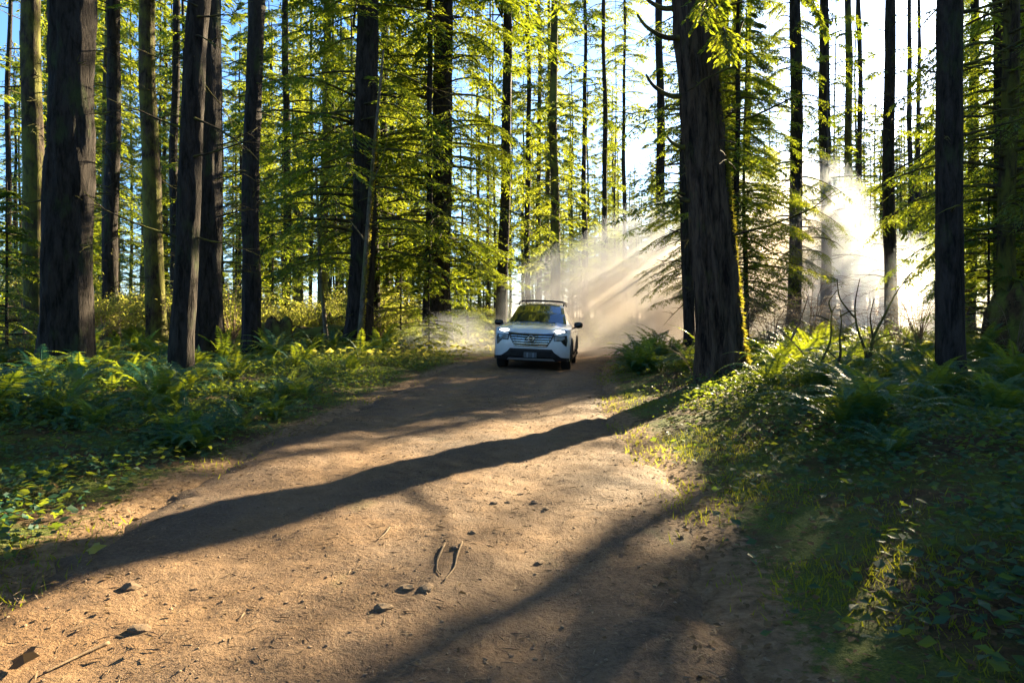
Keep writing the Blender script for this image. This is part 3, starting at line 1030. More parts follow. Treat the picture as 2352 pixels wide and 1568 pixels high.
# taller saplings picked out by hand
for px, Y, sc, lab in ((2270, 13, .95, 'teal shaded hemlock sapling between the near right trunk and the thin twisted conifer'),
                       (985, 22.3, .9, 'grey-green hemlock sapling at the foot of the thick foliage-clad hemlock'),
                       (920, 25, 1.1, 'dark hemlock sapling between the large leaning conifer and the foliage-clad hemlock'),
                       (15, 17, 1.2, 'sunlit hemlock sapling at the left edge of the photo'),
                       (1075, 30, 1.0, 'bright yellow-green hemlock sapling close left of the car')):
    lm, nm = CROWN['sapling%d' % (px % 3)]
    inst('hemlock_sapling', [('trunk', SAP_TRUNK), ('branches', lm), ('crown', nm)], at(px, Y), Y, lab, 'sapling', None, px, sc)

# bare brush in front of the dust
for px, Y, k_, sc, lab in ((1595, 11.6, 0, .75, 'tuft of pale bare twigs against the left of the big leaning trunk'),
                           (1770, 13.5, 1, 1.0, 'bare twiggy bush right of the big leaning trunk'),
                           (1860, 15, 2, 1.1, 'bare twiggy bush in front of the brightest dust'),
                           (1985, 12.5, 1, .9, 'moss-hung bare bush left of the near right trunk'),
                           (2065, 15.5, 0, 1.2, 'bare twiggy bush just left of the near right trunk'),
                           (2110, 19, 2, 1.2, 'bare twiggy bush deep in the dust near the right trunk'),
                           (1700, 18, 2, 1.1, 'bare bush in the dust directly right of the big leaning trunk'),
                           (2330, 12, 0, 1.1, 'tangle of bare twigs at the right edge of the photo'),
                           (60, 16, 1, .9, 'dry twiggy bush at the left edge beneath the sunlit trunk')):
    inst('bare_bush', [('stems', BRUSH[k_][0])], at(px, Y), Y, lab, 'bush', None, px * 1.7, sc)


# the crooked dark sapling in front of the dust
def crooked(name, X, Y, paths, label, mat, r0=.022):
    e = inst(name, [], X, Y, label, 'bush')
    for i, p in enumerate(paths):
        limb_obj(e, p, r0 * (1 if i < 2 else .5), r0 * .2, mat, 'stem' if i < 2 else 'branch', 6)
    return e


crooked('crooked_sapling', at(1885, 9.2), 9.2, [
    [(-.02, 0, 0), (0, 0, .22), (.02, 0, .35), (.14, .02, .5), (.16, 0, .7), (.12, .02, .9), (.2, 0, 1.05)],
    [(.16, 0, 0), (.2, .03, .2), (.3, 0, .38), (.24, .02, .6), (.3, 0, .8), (.26, 0, 1.0)],
    [(.12, .02, .85), (-.05, 0, .92), (-.15, .05, .9)], [(.26, 0, .9), (.42, .04, .98), (.5, 0, .97)],
    [(.25, 0, .3), (.1, -.05, .42), (.05, 0, .5)], [(.15, 0, .95), (.1, 0, 1.1), (.22, 0, 1.25)]],
    'crooked dark mossy sapling before the dust, right of the big leaning trunk', M['limb'], .024)
crooked('mossy_sapling', at(1990, 10.5), 10.5, [
    [(0, 0, 0), (.02, 0, .3), (-.05, 0, .5), (-.16, 0, .75), (-.2, 0, 1.1), (-.1, 0, 1.5)],
    [(.02, 0, 0), (.06, 0, .35), (.1, .04, .6), (.3, 0, .95), (.42, .02, 1.25), (.7, 0, 1.6)],
    [(.06, 0, .5), (.25, 0, .62), (.5, 0, .66)], [(.1, 0, .6), (.05, 0, .9), (.12, 0, 1.2)], [(-.18, 0, .9), (-.4, .05, 1.2), (-.45, 0, 1.5)]],
    'moss-covered forked sapling glowing in front of the dust', M['limb'], .03)
crooked('arching_stem', at(1800, 9.6), 9.6, [
    [(.5, 0, 0), (.38, 0, .25), (.12, 0, .55), (-.1, 0, .75), (-.35, 0, .85)], [(.1, 0, .55), (.3, .05, .95), (.35, 0, 1.2)]],
    'arching bare stem between the big leaning trunk and the crooked dark sapling', M['twig'], .016)

# the pale sunlit stem beside the large leaning conifer
pe = tree('maple_tree', at(824, 20.3), 20.3, 'pale slim stem leaning right in sunlight before the large leaning conifer',
          trunk_mesh('pale_stem', M['bark_pale'], 9, .17, 555, 14, 50, .2, .008, .03, (.078, .0), .35), None)
limb_obj(pe, [(.2, 0, 3.3), (-.3, -.1, 4.0), (-.75, -.2, 4.6)], .025, .008, M['bark_pale'], 'branch', 6)
limb_obj(pe, [(.35, 0, 5.0), (.7, -.1, 5.6), (.9, -.2, 6.4)], .025, .008, M['bark_pale'], 'branch', 6)
V, Q = moss_tufts(1500, (.3, 7), lambda z: .075 - .004 * z, lambda z: .078 * z, -1.2, 1.6, .06, 9)
mo = link('moss', mesh_np('stem_moss', V, Q, None, [M['mossleaf']]), pe); mo['kind'] = 'stuff'
pe2 = tree('maple_tree', at(752, 23), 23, 'crooked pale sunlit stem left of the large leaning conifer',
           trunk_mesh('crooked_stem', M['bark_pale'], 6, .16, 556, 12, 40, .2, .01, .16, (-.03, .0), .4), None)


# stumps and a log
def stump_mesh(seed, r0, h):
    r = np.random.RandomState(seed)
    a = np.linspace(0, 2 * PI, 28, endpoint=False); z = np.linspace(-.2, 1, 12)
    Z, A = np.meshgrid(z, a, indexing='ij')
    top = h * (1 + .35 * vnoise(np.cos(A) * 3 + seed, np.sin(A) * 3, seed))
    R = r0 * (1 + .5 * np.exp(-np.maximum(Z, 0) * 4)) + .12 * r0 * fbm(A * 3, Z * 2, seed, 3)
    R[-1] *= .55; R[-2] *= .9
    V = np.stack([R * np.cos(A), R * np.sin(A), Z * top], -1).reshape(-1, 3)
    i = np.arange(11)[:, None] * 28; j = np.arange(28)[None, :]; j2 = (j + 1) % 28
    Q = np.stack([i + j, i + j2, i + 28 + j2, i + 28 + j], -1).reshape(-1, 4)
    V = np.vstack([V, [[0, 0, h * .7]]])
    jj = np.arange(28)
    T = np.stack([np.full(28, len(V) - 1), 11 * 28 + jj, 11 * 28 + (jj + 1) % 28], -1)
    return mesh_np('stump', V, Q, T, [M['deadwood']], None, True)


for px, Y, r0, h, lab in ((640, 19.5, .38, .95, 'rotten brown stump draped with yellow moss right of the dark straight conifer'),
                          (2345, 12.5, .55, 1.35, 'black upturned stump at the right edge of the photo'),
                          (752, 26, .28, 1.1, 'small black stump at the foot of the crooked pale stem')):
    o = link('stump', stump_mesh(px, r0, h), None, (at(px, Y), Y, H(at(px, Y), Y)))
    tag(o, lab, 'stump')
lx, ly = at(690, 24), 24
s_ = np.linspace(0, 1, 16)
Pl = np.stack([s_ * 3.2 - 1.6, .15 * np.sin(s_ * 4), .05 * np.sin(s_ * 9)], -1)
V, Qt, Tt = tube(Pl, .30 + .03 * np.sin(s_ * 17), 16)
o = link('fallen_log', mesh_np('fallen_log', V, Qt, Tt, [M['deadwood']], None, True), None, (lx, ly, H(lx, ly) + .42), (0, .04, .12))
tag(o, 'dark fallen log lying behind the sunlit ferns', 'log')


# ------------------------------------------------------------------ ferns
def frond_arrays(seed, L, arch, pairs=26, width=.13):
    """one arching frond along +x, base at the origin"""
    r = np.random.RandomState(seed)
    u = np.linspace(0, 1, 16)
    ang = np.interp(u, [0, .3, 1], arch)
    step = L / 15
    x = np.concatenate([[0], np.cumsum(np.cos(ang[:-1]) * step)])
    z = np.concatenate([[0], np.cumsum(np.sin(ang[:-1]) * step)])
    y = .05 * L * np.sin(u * 2.5 + r.rand() * 6) * u
    P = np.stack([x, y, z], -1)
    V1, Q1, _ = tube(P, np.linspace(.006, .0015, 16), 3, False)
    t = np.linspace(.12, .99, pairs)
    b = np.stack([np.interp(t, u, P[:, c]) for c in range(3)], -1)
    tg = np.stack([np.interp(t, u, np.gradient(P, axis=0)[:, c]) for c in range(3)], -1)
    tg /= np.linalg.norm(tg, axis=1)[:, None]
    up = np.stack([-tg[:, 2], np.zeros(pairs), tg[:, 0]], -1)
    lw = width * np.sin(np.clip(t * 1.02, 0, 1) ** .62 * PI) ** .8 * (1.05 - .25 * t) + .008
    Vs, Qs = [V1], [Q1]; n = len(V1)
    for sg in (-1, 1):
        dv = np.array([0, sg, 0.0]) + tg * .32 - up * .16 + r.normal(0, .07, (pairs, 3))
        V2, Q2 = cards(b, dv, up + r.normal(0, .12, (pairs, 3)), lw * r.uniform(.85, 1.1, pairs), np.maximum(.012, L / pairs * .92), .06, .3)
        Vs.append(V2); Qs.append(Q2 + n); n += len(V2)
    return np.concatenate(Vs), np.concatenate(Qs)


ARCHES = [(1.25, .95, -.35), (1.05, .7, -.55), (1.4, 1.15, .1), (.85, .45, -.6), (1.2, .8, -.9)]
FROND = []
for i in range(10):
    V, Q = frond_arrays(600 + i, [.95, 1.05, .85, .9, 1.0][i % 5], ARCHES[i % 5], 28)
    FROND.append(mesh_np('frond', V, Q, None, [M['fern']]))


def fern_mesh(seed, nf=15):
    r = np.random.RandomState(seed)
    mb = MB()
    for k_ in range(nf):
        V, Q = frond_arrays(seed * 31 + k_, r.uniform(.7, 1.1), ARCHES[r.randint(5)], 20, .14)
        a = k_ * 2.399 + r.uniform(-.3, .3)
        R = np.array([[math.cos(a), -math.sin(a), 0], [math.sin(a), math.cos(a), 0], [0, 0, 1]])
        mb.add(V @ R.T, Q)
    return mb.mesh('fern_plant', M['fern'])


FERN = [fern_mesh(700 + i) for i in range(5)]
ORD = ['nearest', 'second', 'third', 'fourth', 'fifth', 'sixth', 'seventh', 'eighth', 'ninth', 'tenth', 'eleventh', 'twelfth']


def near_fern(x, y, sc, label, nf=15, seed=0):
    r = random.Random(seed)
    e = inst('sword_fern', [], x, y, label, 'fern', None, r.uniform(0, 6.28), sc, H(x, y) - .02)
    for k_ in range(nf):
        f_ = link('frond', FROND[(k_ * 3 + seed) % 10], e)
        f_.rotation_euler = (r.uniform(-.2, .2), r.uniform(-.22, .28), k_ * 2.399 + r.uniform(-.3, .3))
        f_.scale = (r.uniform(.75, 1.15),) * 3
    return e


fr = random.Random(3)
rows = [('the shaded row along the left track edge', [(-3.9, 6.5), (-3.2, 6.8), (-3.5, 7.5), (-3.45, 8.9), (-3.5, 10.4), (-3.3, 12.2)], (.5, .7)),
        ('the closely packed clump at the lower left', [(-3.0, 6.2), (-4.2, 6.6), (-2.85, 6.6), (-2.95, 7.4), (-4.1, 7.3), (-3.0, 8.3), (-4.7, 6.9), (-3.1, 9.3)], (.42, .62)),
        ('the middle row of the shaded left bank', [(-5.0, 6.5), (-4.6, 7.2), (-4.4, 8.2), (-4.9, 9.6), (-4.6, 11.3), (-4.4, 13.2)], (.8, 1.05)),
        ('the left bank back row by the dark trunks', [(-5.6, 6.9), (-6.0, 8.1), (-6.3, 9.5), (-6.2, 10.9), (-7.3, 10.6), (-5.7, 12.6), (-7.4, 12.0)], (.85, 1.1)),
        ('the row along the right verge edge', [(3.0, 6.0), (3.5, 7.0), (3.75, 8.3), (4.1, 9.5), (3.95, 10.7)], (.65, .9)),
        ('the middle row of the right bank', [(4.4, 6.5), (4.75, 7.7), (5.1, 8.9), (4.9, 10.2), (5.0, 11.6)], (.8, 1.0)),
        ('the right bank back row around the near right trunk', [(5.9, 7.3), (6.3, 8.4), (6.2, 9.8), (6.8, 10.9), (7.6, 10.2), (6.0, 11.8)], (.8, 1.1))]
sd = 0
for rn, pts, (a, b) in rows:
    for i, (x, y) in enumerate(pts):
        sd += 1
        lab = '%s sword fern of %s' % (ORD[i], rn)
        near_fern(x + fr.uniform(-.2, .2), y + fr.uniform(-.25, .25), fr.uniform(a, b), lab, 15, sd)
# more of the same where the banks are thick with them
for zone, xr, yr, nmax, sgn in (('shaded left bank', (-7.8, -2.75), (6.2, 14.5), 30, -1), ('dark right bank', (2.6, 8.2), (5.2, 12.5), 22, 1)):
    cnt = 0
    while cnt < nmax:
        y = fr.uniform(*yr); x = fr.uniform(*xr)
        dl = float(lateral(np.array([x]), np.array([y]))[0])
        if abs(dl) < 2.35 or abs(x) > .78 * y + .4 or (sgn > 0 and y < 10 and x < 3.2 and dl < 3.2):
            continue
        if (x - BX) ** 2 + (y - BY) ** 2 < 1:
            continue
        cnt += 1; sd += 1
        lab = 'smaller sword fern on the %s' % zone
        e = near_fern(x, y, fr.uniform(.55, .95) if sgn > 0 else fr.uniform(.45, .75), lab, 12, sd)
        e['group'] = lab
near_fern(4.05, 10.35, 1.0, 'tall yellow sunlit fern against the foot of the big leaning trunk', 17, 77)

# ferns farther off
fcount = {}
n = 0
while n < 150:
    reg = fr.random()
    if reg < .62:
        Y = fr.uniform(14.5, 34); X = fr.uniform(-.80 * Y, -3.2)
        nm_ = 'yellow-green sword fern in the clearing left of the car'
    elif reg < .74:
        Y = fr.uniform(11.8, 17.5); X = float(np.interp(Y, _ry, _rx)) + fr.uniform(2.4, 4.0)
        nm_ = 'grey-green fern between the car and the big leaning trunk'
    else:
        Y = fr.uniform(11.5, 24); X = fr.uniform(.32, .78) * Y
        nm_ = 'hazy fern right of the big leaning trunk'
    if not free_spot(X, Y, 2.5):
        continue
    me = FERN[n % 5]
    o = link('sword_fern', me, None, (X, Y, H(X, Y) - .02), (fr.uniform(-.08, .08), fr.uniform(-.08, .08), fr.uniform(0, 6.28)), fr.uniform(.8, 1.3))
    tag(o, nm_, 'fern', nm_)
    n += 1

# ------------------------------------------------------------------ grass, low leaves, litter (uncountable)
gr = np.random.RandomState(12)


def scatter(n, xr, yr, dens, tries=6):
    """points in a box kept with probability dens(x, y, lateral)"""
    X = gr.uniform(*xr, n); Y = yr[0] + (yr[1] - yr[0]) * gr.rand(n) ** 1.5
    d = lateral(X, Y)
    k_ = gr.rand(n) < dens(X, Y, d)
    return X[k_], Y[k_], d[k_]


def blades(X, Y, hmin, hmax, w, lean=.5):
    n = len(X)
    Z = base_h(X, Y) - .015
    a = gr.rand(n) * 2 * PI
    Hh = gr.uniform(hmin, hmax, n)
    P = np.stack([X, Y, Z], -1)
    Dv = np.stack([np.cos(a) * lean * gr.rand(n), np.sin(a) * lean * gr.rand(n), np.ones(n)], -1)
    Nv = np.stack([-np.sin(a), np.cos(a), np.zeros(n)], -1) + gr.normal(0, .4, (n, 3))
    return cards(P, Dv, Nv, Hh, w * gr.uniform(.7, 1.3, n), .2, .3)


X, Y, d = scatter(480000, (-9, 9), (1.6, 26), lambda x, y, d: np.where(d > 0, np.exp(-((d - half_width(y) - .6) / .62) ** 2), .35 * np.exp(-((-d - half_width(y) - .25) / .45) ** 2)) * np.clip(np.where(d > 0, .35, .05) + 2.6 * fbm(x * 1.3, y * 1.3, 71, 3), 0, 1) * (np.abs(d) > half_width(y) - .22))
V, Q = blades(X, Y, .02, .085, .007, 1.1)
g_ = link('verge_grass', mesh_np('verge_grass', V, Q, None, [M['grass']]))
tag(g_, 'short yellow-green grass and moss along both verges of the track', 'grass', kind='stuff')


def ground_leaves(X, Y, size, zlo, zhi, name, mat, label, cat, flat=.5):
    n = len(X)
    Z = base_h(X, Y) + gr.uniform(zlo, zhi, n)
    a = gr.rand(n) * 2 * PI
    Dv = np.stack([np.cos(a), np.sin(a), gr.uniform(-.4, .4, n)], -1)
    Nv = np.array([0, 0, 1.0]) + gr.normal(0, flat, (n, 3))
    l = size * gr.uniform(.5, 1.4, n)
    V, Q = cards(np.stack([X, Y, Z], -1), Dv, Nv, l, l * gr.uniform(.5, .75, n), .12, .4)
    o = link(name, mesh_np(name, V, Q, None, [mat]))
    tag(o, label, cat, kind='stuff')
    return o


X, Y, d = scatter(480000, (-8, 9), (1.5, 20), lambda x, y, d: smooth(half_width(y) - .05, half_width(y) + .9, np.abs(d)) * np.clip(.75 + 1.2 * fbm(x * .8, y * .8, 81, 3), .12, 1) * np.where(d > 0, .12 + .88 * smooth(half_width(y) + .6, half_width(y) + 1.9, d), .7))
ground_leaves(X, Y, .056, .01, .18, 'leafy_ground_cover', M['cover'], 'low dark green leafy ground cover on both banks', 'ground cover')
X, Y, d = scatter(90000, (-10, 10), (1.5, 24), lambda x, y, d: smooth(half_width(y) - .55, half_width(y) + .2, np.abs(d)) * .8 + .028)
ground_leaves(X, Y, .036, .004, .03, 'leaf_litter', M['litter'], 'brown dead leaf litter scattered over banks and track', 'leaf litter', .25)
X, Y, d = scatter(40000, (-26, 30), (16, 60), lambda x, y, d: smooth(half_width(y), half_width(y) + .8, np.abs(d)) * .9)
ground_leaves(X, Y, .16, .02, .30, 'undergrowth', M['broadleaf'], 'low tangled leafy undergrowth on the forest floor behind the ferns', 'undergrowth', .6)

# straw and twiglets on the track
n = 4500
X = gr.uniform(-3, 2, n); Y = 1.9 + 10 * gr.rand(n) ** 1.5
d = lateral(X, Y); k_ = np.abs(d) < half_width(Y) - .1
X, Y, d = X[k_], Y[k_], d[k_]
Z = track_za(X, Y) + .003
a = gr.rand(len(X)) * 2 * PI
Dv = np.stack([np.cos(a), np.sin(a), np.zeros(len(X))], -1)
l = gr.uniform(.02, .09, len(X))
V, Q = cards(np.stack([X, Y, Z], -1), Dv, np.tile([0, 0, 1.0], (len(X), 1)) + gr.normal(0, .2, (len(X), 3)), l, np.full(len(X), .006), .5, .5)
o = link('straw_litter', mesh_np('straw_litter', V, Q, None, [M['twig']]))
tag(o, 'pale bits of straw and needles strewn over the track', 'leaf litter', kind='stuff')

# clods: small lumps joined, the larger ones things of their own
ico = bmesh.new(); bmesh.ops.create_icosphere(ico, subdivisions=1, radius=1)
IV = np.array([v.co[:] for v in ico.verts]); IT = np.array([[v.index for v in f.verts] for f in ico.faces]); ico.free()
mb = MB()
nc_ = 5200
cxs = gr.uniform(-3.0, 2.2, nc_); cys = 1.9 + 15 * gr.rand(nc_) ** 1.7
kk = np.abs(lateral(cxs, cys)) < half_width(cys) + .25
cxs, cys = cxs[kk], cys[kk]
czs = np.maximum(track_za(cxs, cys), base_h(cxs, cys) - .03)
for x, y, z in zip(cxs, cys, czs):
    s = .0025 + .0065 * gr.rand() ** 2
    mb.add(IV * s * gr.uniform(.6, 1.3, (12, 1)) * [1.2, 1, .7] + [x, y, z + s * .2], None, IT)
o = link('dirt_crumbs', mb.mesh('dirt_crumbs', M['stone'], False))
tag(o, 'small crumbs of dirt and gravel scattered along the track', 'gravel', kind='stuff')
CLOD = []
for i in range(4):
    bm = bmesh.new(); bmesh.ops.create_icosphere(bm, subdivisions=2, radius=1)
    for v in bm.verts:
        v.co *= 1 + .5 * float(fbm(v.co.x * 1.7 + i * 9, v.co.y * 1.7 + v.co.z * 2, 91 + i, 3))
        v.co.z *= .65
    me = bpy.data.meshes.new('clod'); bm.to_mesh(me); bm.free(); me.materials.append(M['stone']); CLOD.append(me)


def ground_at(px, py):
    """point on the flat track seen at a pixel of the 2352 wide frame"""
    Y = F * CAM_H / (py - HZ)
    return at(px, Y), Y


for i, (px, py, s, lab) in enumerate([
        (935, 1360, .030, 'dark dirt clod left of the two curved twigs'), (980, 1362, .034, 'dark dirt clod just below the two curved twigs'),
        (1045, 1262, .020, 'dirt clod at the upper end of the right curved twig'), (1165, 1150, .022, 'dirt clod in the middle of the sunlit track'),
        (1195, 1128, .020, 'small dirt clod a little beyond the one in mid track'), (1228, 1147, .022, 'dirt clod right of the one in mid track'),
        (1255, 1165, .020, 'rightmost dirt clod of the scatter in mid track'), (1135, 1155, .020, 'leftmost dirt clod of the scatter in mid track'),
        (1240, 1283, .024, 'dirt clod at the edge of the near shadow'), (1085, 1225, .022, 'dirt clod above and right of the curved twigs'),
        (880, 1405, .030, 'mossy clod on the near track left of the shadow'), (300, 1350, .040, 'broken dark clod on the sunlit left of the track'),
        (320, 1440, .035, 'dark clod near the lower left corner')]):
    x, y = ground_at(px, py)
    o = link('dirt_clod', CLOD[i % 4], None, (x, y, track_z(x, y) + s * .05), (0, 0, i * 1.3), (s * 1.3, s, s * .8))
    tag(o, lab, 'clod', 'dirt clods on the track')


# two curved twigs and a few fallen leaves on the track
def ground_twig(pts, r0, label):
    P = []
    for px, py in pts:
        x, y = ground_at(px, py); P.append((x, y, track_z(x, y) + r0 * 1.3))
    P = np.array(P); u = np.linspace(0, 1, len(P)); w = np.linspace(0, 1, 16)
    P = np.stack([np.interp(w, u, P[:, c]) for c in range(3)], -1)
    for _ in range(2):
        P[1:-1] = (P[:-2] + 2 * P[1:-1] + P[2:]) / 4
    c = P.mean(0)
    V, Q, T = tube(P - c, np.linspace(r0, r0 * .5, 16), 7)
    o = link('twig', mesh_np('twig', V, Q, T, [M['twig']], None, True), None, c)
    tag(o, label, 'twig', 'twigs lying on the track')


ground_twig([(1022, 1255), (1005, 1290), (1003, 1318), (1012, 1330)], .006, 'left one of two curved twigs on the sunlit track')
ground_twig([(1062, 1250), (1050, 1282), (1045, 1310), (1020, 1345)], .006, 'right one of two curved twigs on the sunlit track')
ground_twig([(895, 1215), (885, 1228), (868, 1242)], .005, 'short straight pale twig in the sunlit left track')
ground_twig([(250, 1470), (180, 1500), (100, 1545)], .007, 'long pale twig near the lower left corner')

lv, lq = [], []
leaf_bm = bmesh.new()
outline = [(0, 0), (.25, .18), (.3, .45), (.55, .42), (.62, .2), (1, 0)]
pts = [leaf_bm.verts.new((x, y, .06 * math.sin(x * 3))) for x, y in outline] + [leaf_bm.verts.new((x, -y, .05 * math.cos(x * 4))) for x, y in outline[-2:0:-1]]
leaf_bm.faces.new(pts)
bmesh.ops.triangulate(leaf_bm, faces=leaf_bm.faces[:])
LEAF = bpy.data.meshes.new('fallen_leaf'); leaf_bm.to_mesh(LEAF); leaf_bm.free()
LEAF.materials.append(foliage_mat('yellow fallen leaf', (.30, .26, .03), (.42, .34, .05), (.4, .36, .03), (.5, .42, .05), .4, 3.0))
LEAFB = LEAF.copy(); LEAFB.materials.clear(); LEAFB.materials.append(M['litter'])
for px, py, s, me, lab in ((195, 1280, .11, LEAF, 'bright yellow maple leaf at the left end of the big shadow'),
                           (60, 1360, .10, LEAFB, 'pale curled leaf at the left edge below the big shadow'),
                           (80, 1270, .10, LEAFB, 'pale dead leaf in the left verge grass'),
                           (1790, 1085, .09, LEAF, 'yellow leaf in the dark right verge'),
                           (1525, 1075, .05, LEAF, 'small yellow leaf at the right edge of the track'),
                           (25, 1530, .12, LEAFB, 'white dry leaf in the lower left corner')):
    x, y = ground_at(px, py)
    o = link('fallen_leaf', me, None, (x, y, max(track_z(x, y), H(x, y)) + .02), (.25, -.2, px), s)
    tag(o, lab, 'leaf', 'fallen leaves')

# ------------------------------------------------------------------ the car
M['paint'] = plain('white car paint', (.80, .81, .82), .22, 0, .5, coat=.8)
_nt = M['paint'].node_tree
_p = [n_ for n_ in _nt.nodes if n_.type == 'BSDF_PRINCIPLED'][0]
_tc = N_(_nt, 'ShaderNodeTexCoord'); _sx = N_(_nt, 'ShaderNodeSeparateXYZ'); _nt.links.new(_tc.outputs['Object'], _sx.inputs[0])
_lo = math_(_nt, 'MULTIPLY', math_(_nt, 'SUBTRACT', .72, _sx.outputs['Z']), 1.7, True)
_df = math_(_nt, 'MULTIPLY', _lo, noise(_nt, _tc.outputs['Object'], 5, 5, .7), True)
_old = _p.inputs['Base Color'].links[0].from_socket
_nt.links.new(mixc(_nt, _df, _old, (.30, .22, .15)), _p.inputs['Base Color'])
M['black'] = plain('black plastic', (.018, .018, .02), .45, 0, .4)
M['gloss'] = plain('gloss black', (.008, .008, .009), .10, 0, .5)
M['chrome'] = plain('bright metal', (.70, .71, .72), .18, 1.0)
M['silver'] = plain('silver skid plate', (.45, .46, .47), .4, .6)
M['glass'] = plain('dark windscreen glass', (.012, .016, .018), .03, 0, .9, coat=1.0)
M['lens'] = plain('clear lamp lens', (.20, .21, .20), .08, .3, .7)
M['led'] = plain('lit headlamp', (.9, .9, .88), .3, 0, .5, (1.0, .97, .86), 6.0)
M['tyre'] = plain('dusty tyre rubber', (.035, .030, .026), .9, 0, .2, bumpy=(40, .6, .01))
M['rim'] = plain('dark alloy rim', (.12, .12, .125), .35, .8)
M['plate'] = plain('grey number plate', (.12, .13, .14), .5)
M['plate_mark'] = plain('pale plate mark', (.26, .28, .30), .5)

CARX, CARY = .42, 16.2
YAW = rad(-8.0)
bdir = (math.sin(rad(8)), math.cos(rad(8)))
wz = [track_z(CARX + bdir[0] * a + bdir[1] * b, CARY + bdir[1] * a - bdir[0] * b) for a in (.95, 3.65) for b in (-.8, .8)]
car = bpy.data.objects.new('car', None)
COL.objects.link(car)
car.location = (CARX, CARY, sum(wz) / 4 - .015)
car.rotation_euler = (0, rad(2.2), YAW)
tag(car, 'white compact SUV with lit headlights driving toward the camera', 'car')


def fy(x, z):
    a = min(abs(x) / .925, .9999)
    y = .50 * (1 - (1 - a ** 3.0) ** (1 / 3.0))
    y += .9 * max(0, z - .84) ** 2 * 2.5
    y += .5 * max(0, .36 - z)
    y += .05 * (1 - math.exp(-((z - .62) / .35) ** 2))
    return y


def grid_obj(name, pts, mat, parent, smooth_shade=True):
    pts = np.asarray(pts, float)
    a, b = pts.shape[:2]
    idx = np.arange(a * b).reshape(a, b)
    Q = np.stack([idx[:-1, :-1], idx[:-1, 1:], idx[1:, 1:], idx[1:, :-1]], -1).reshape(-1, 4)
    return link(name, mesh_np(name, pts.reshape(-1, 3), Q, None, [mat], None, smooth_shade), parent)


def patch(name, poly, off, depth, mat, parent, cuts=3, mirror=False):
    """a flat outline in (x, z) laid on the curved front of the car, with thickness"""
    if mirror:
        poly = [(-x, z) for x, z in poly][::-1]
    bm = bmesh.new()
    bm.faces.new([bm.verts.new((x, 0, z)) for x, z in poly])
    bmesh.ops.triangulate(bm, faces=bm.faces[:])
    bmesh.ops.subdivide_edges(bm, edges=bm.edges[:], cuts=cuts, use_grid_fill=True)
    for v in bm.verts:
        v.co.y = fy(v.co.x, v.co.z) - off
    r = bmesh.ops.extrude_face_region(bm, geom=bm.faces[:])
    for v in r['geom']:
        if isinstance(v, bmesh.types.BMVert):
            v.co.y += depth
    bmesh.ops.recalc_face_normals(bm, faces=bm.faces[:])
    me = bpy.data.meshes.new(name); bm.to_mesh(me); bm.free()
    me.materials.append(mat)
    return link(name, me, parent)


# front end
us = np.sin(np.linspace(-1, 1, 41) * PI / 2)
zs_ = np.linspace(.265, 1.02, 18)
grid_obj('front_bumper', [[(.92 * u, fy(.92 * u, z), z) for u in us] for z in zs_], M['paint'], car)


def hood_z(x, t):
    return 1.015 + .115 * t ** .8 + .035 * (1 - (x / .9) ** 2) * min(1, t * 4) - .05 * max(0, abs(x) - .72) * 3 + .018 * math.exp(-((abs(x) - .52) / .06) ** 2) * min(1, t * 3)


grid_obj('hood', [[(.885 * u, fy(.885 * u, 1.015) * (1 - t) + 1.36 * t, hood_z(.885 * u, t)) for u in np.linspace(-1, 1, 33)] for t in np.linspace(0, 1, 14)], M['paint'], car)

# body shell behind the front end
ST = np.array([  # y, zb, w, zbelt, wb, wr, zr
    (.40, .30, .905, .98, .86, .80, .985), (.70, .28, .92, 1.0, .875, .80, 1.0), (1.25, .26, .925, 1.03, .88, .76, 1.06),
    (1.36, .26, .925, 1.04, .88, .745, 1.12), (1.75, .26, .925, 1.06, .88, .67, 1.38), (2.12, .26, .925, 1.07, .88, .60, 1.585),
    (2.5, .26, .925, 1.08, .88, .595, 1.64), (3.2, .26, .925, 1.09, .88, .59, 1.645), (3.9, .27, .92, 1.11, .87, .57, 1.60),
    (4.3, .30, .91, 1.12, .84, .54, 1.36), (4.55, .34, .88, 1.06, .80, .52, 1.10), (4.66, .42, .80, .95, .74, .5, .98)])


def half_sec(y):
    zb, w, zbelt, wb, wr, zr = [np.interp(y, ST[:, 0], ST[:, i]) for i in range(1, 7)]
    return np.array([(.02, zb), (.7 * w, zb), (w - .035, zb + .03), (w - .005, zb + .2), (w, .72), (w - .012, .86), (wb + .015, zbelt - .03), (wb, zbelt),
                     (wb * .62 + wr * .38, zbelt * .62 + (zr - .05) * .38), (wb * .2 + wr * .8, zbelt * .2 + (zr - .05) * .8), (wr, zr - .03), (wr - .09, zr), (.3 * wr, zr + .022), (0.0, zr + .025)])


ysn = np.concatenate([np.linspace(.40, 1.5, 34), np.linspace(1.55, 3.1, 26), np.linspace(3.15, 4.2, 34), np.linspace(4.25, 4.66, 8)])
HS = np.stack([half_sec(y) for y in ysn])
full = np.concatenate([HS, (HS * [-1, 1])[:, ::-1][:, 1:]], 1)
npt = full.shape[1]
V = np.concatenate([full[:, :, :1], np.broadcast_to(ysn[:, None, None], full.shape[:2] + (1,)), full[:, :, 1:]], 2)
idx = np.arange(V.shape[0] * npt).reshape(V.shape[0], npt)
Q = np.stack([idx[:-1, :-1], idx[:-1, 1:], idx[1:, 1:], idx[1:, :-1]], -1).reshape(-1, 4)
Vf = V.reshape(-1, 3)
cen = Vf[Q].mean(1)
WH = [(.95, .36), (3.65, .36)]
cut = np.zeros(len(Q), bool)
for wy, wz_ in WH:
    cut |= ((cen[:, 1] - wy) ** 2 + (cen[:, 2] - wz_) ** 2 < .41 ** 2) & (np.abs(cen[:, 0]) > .55)
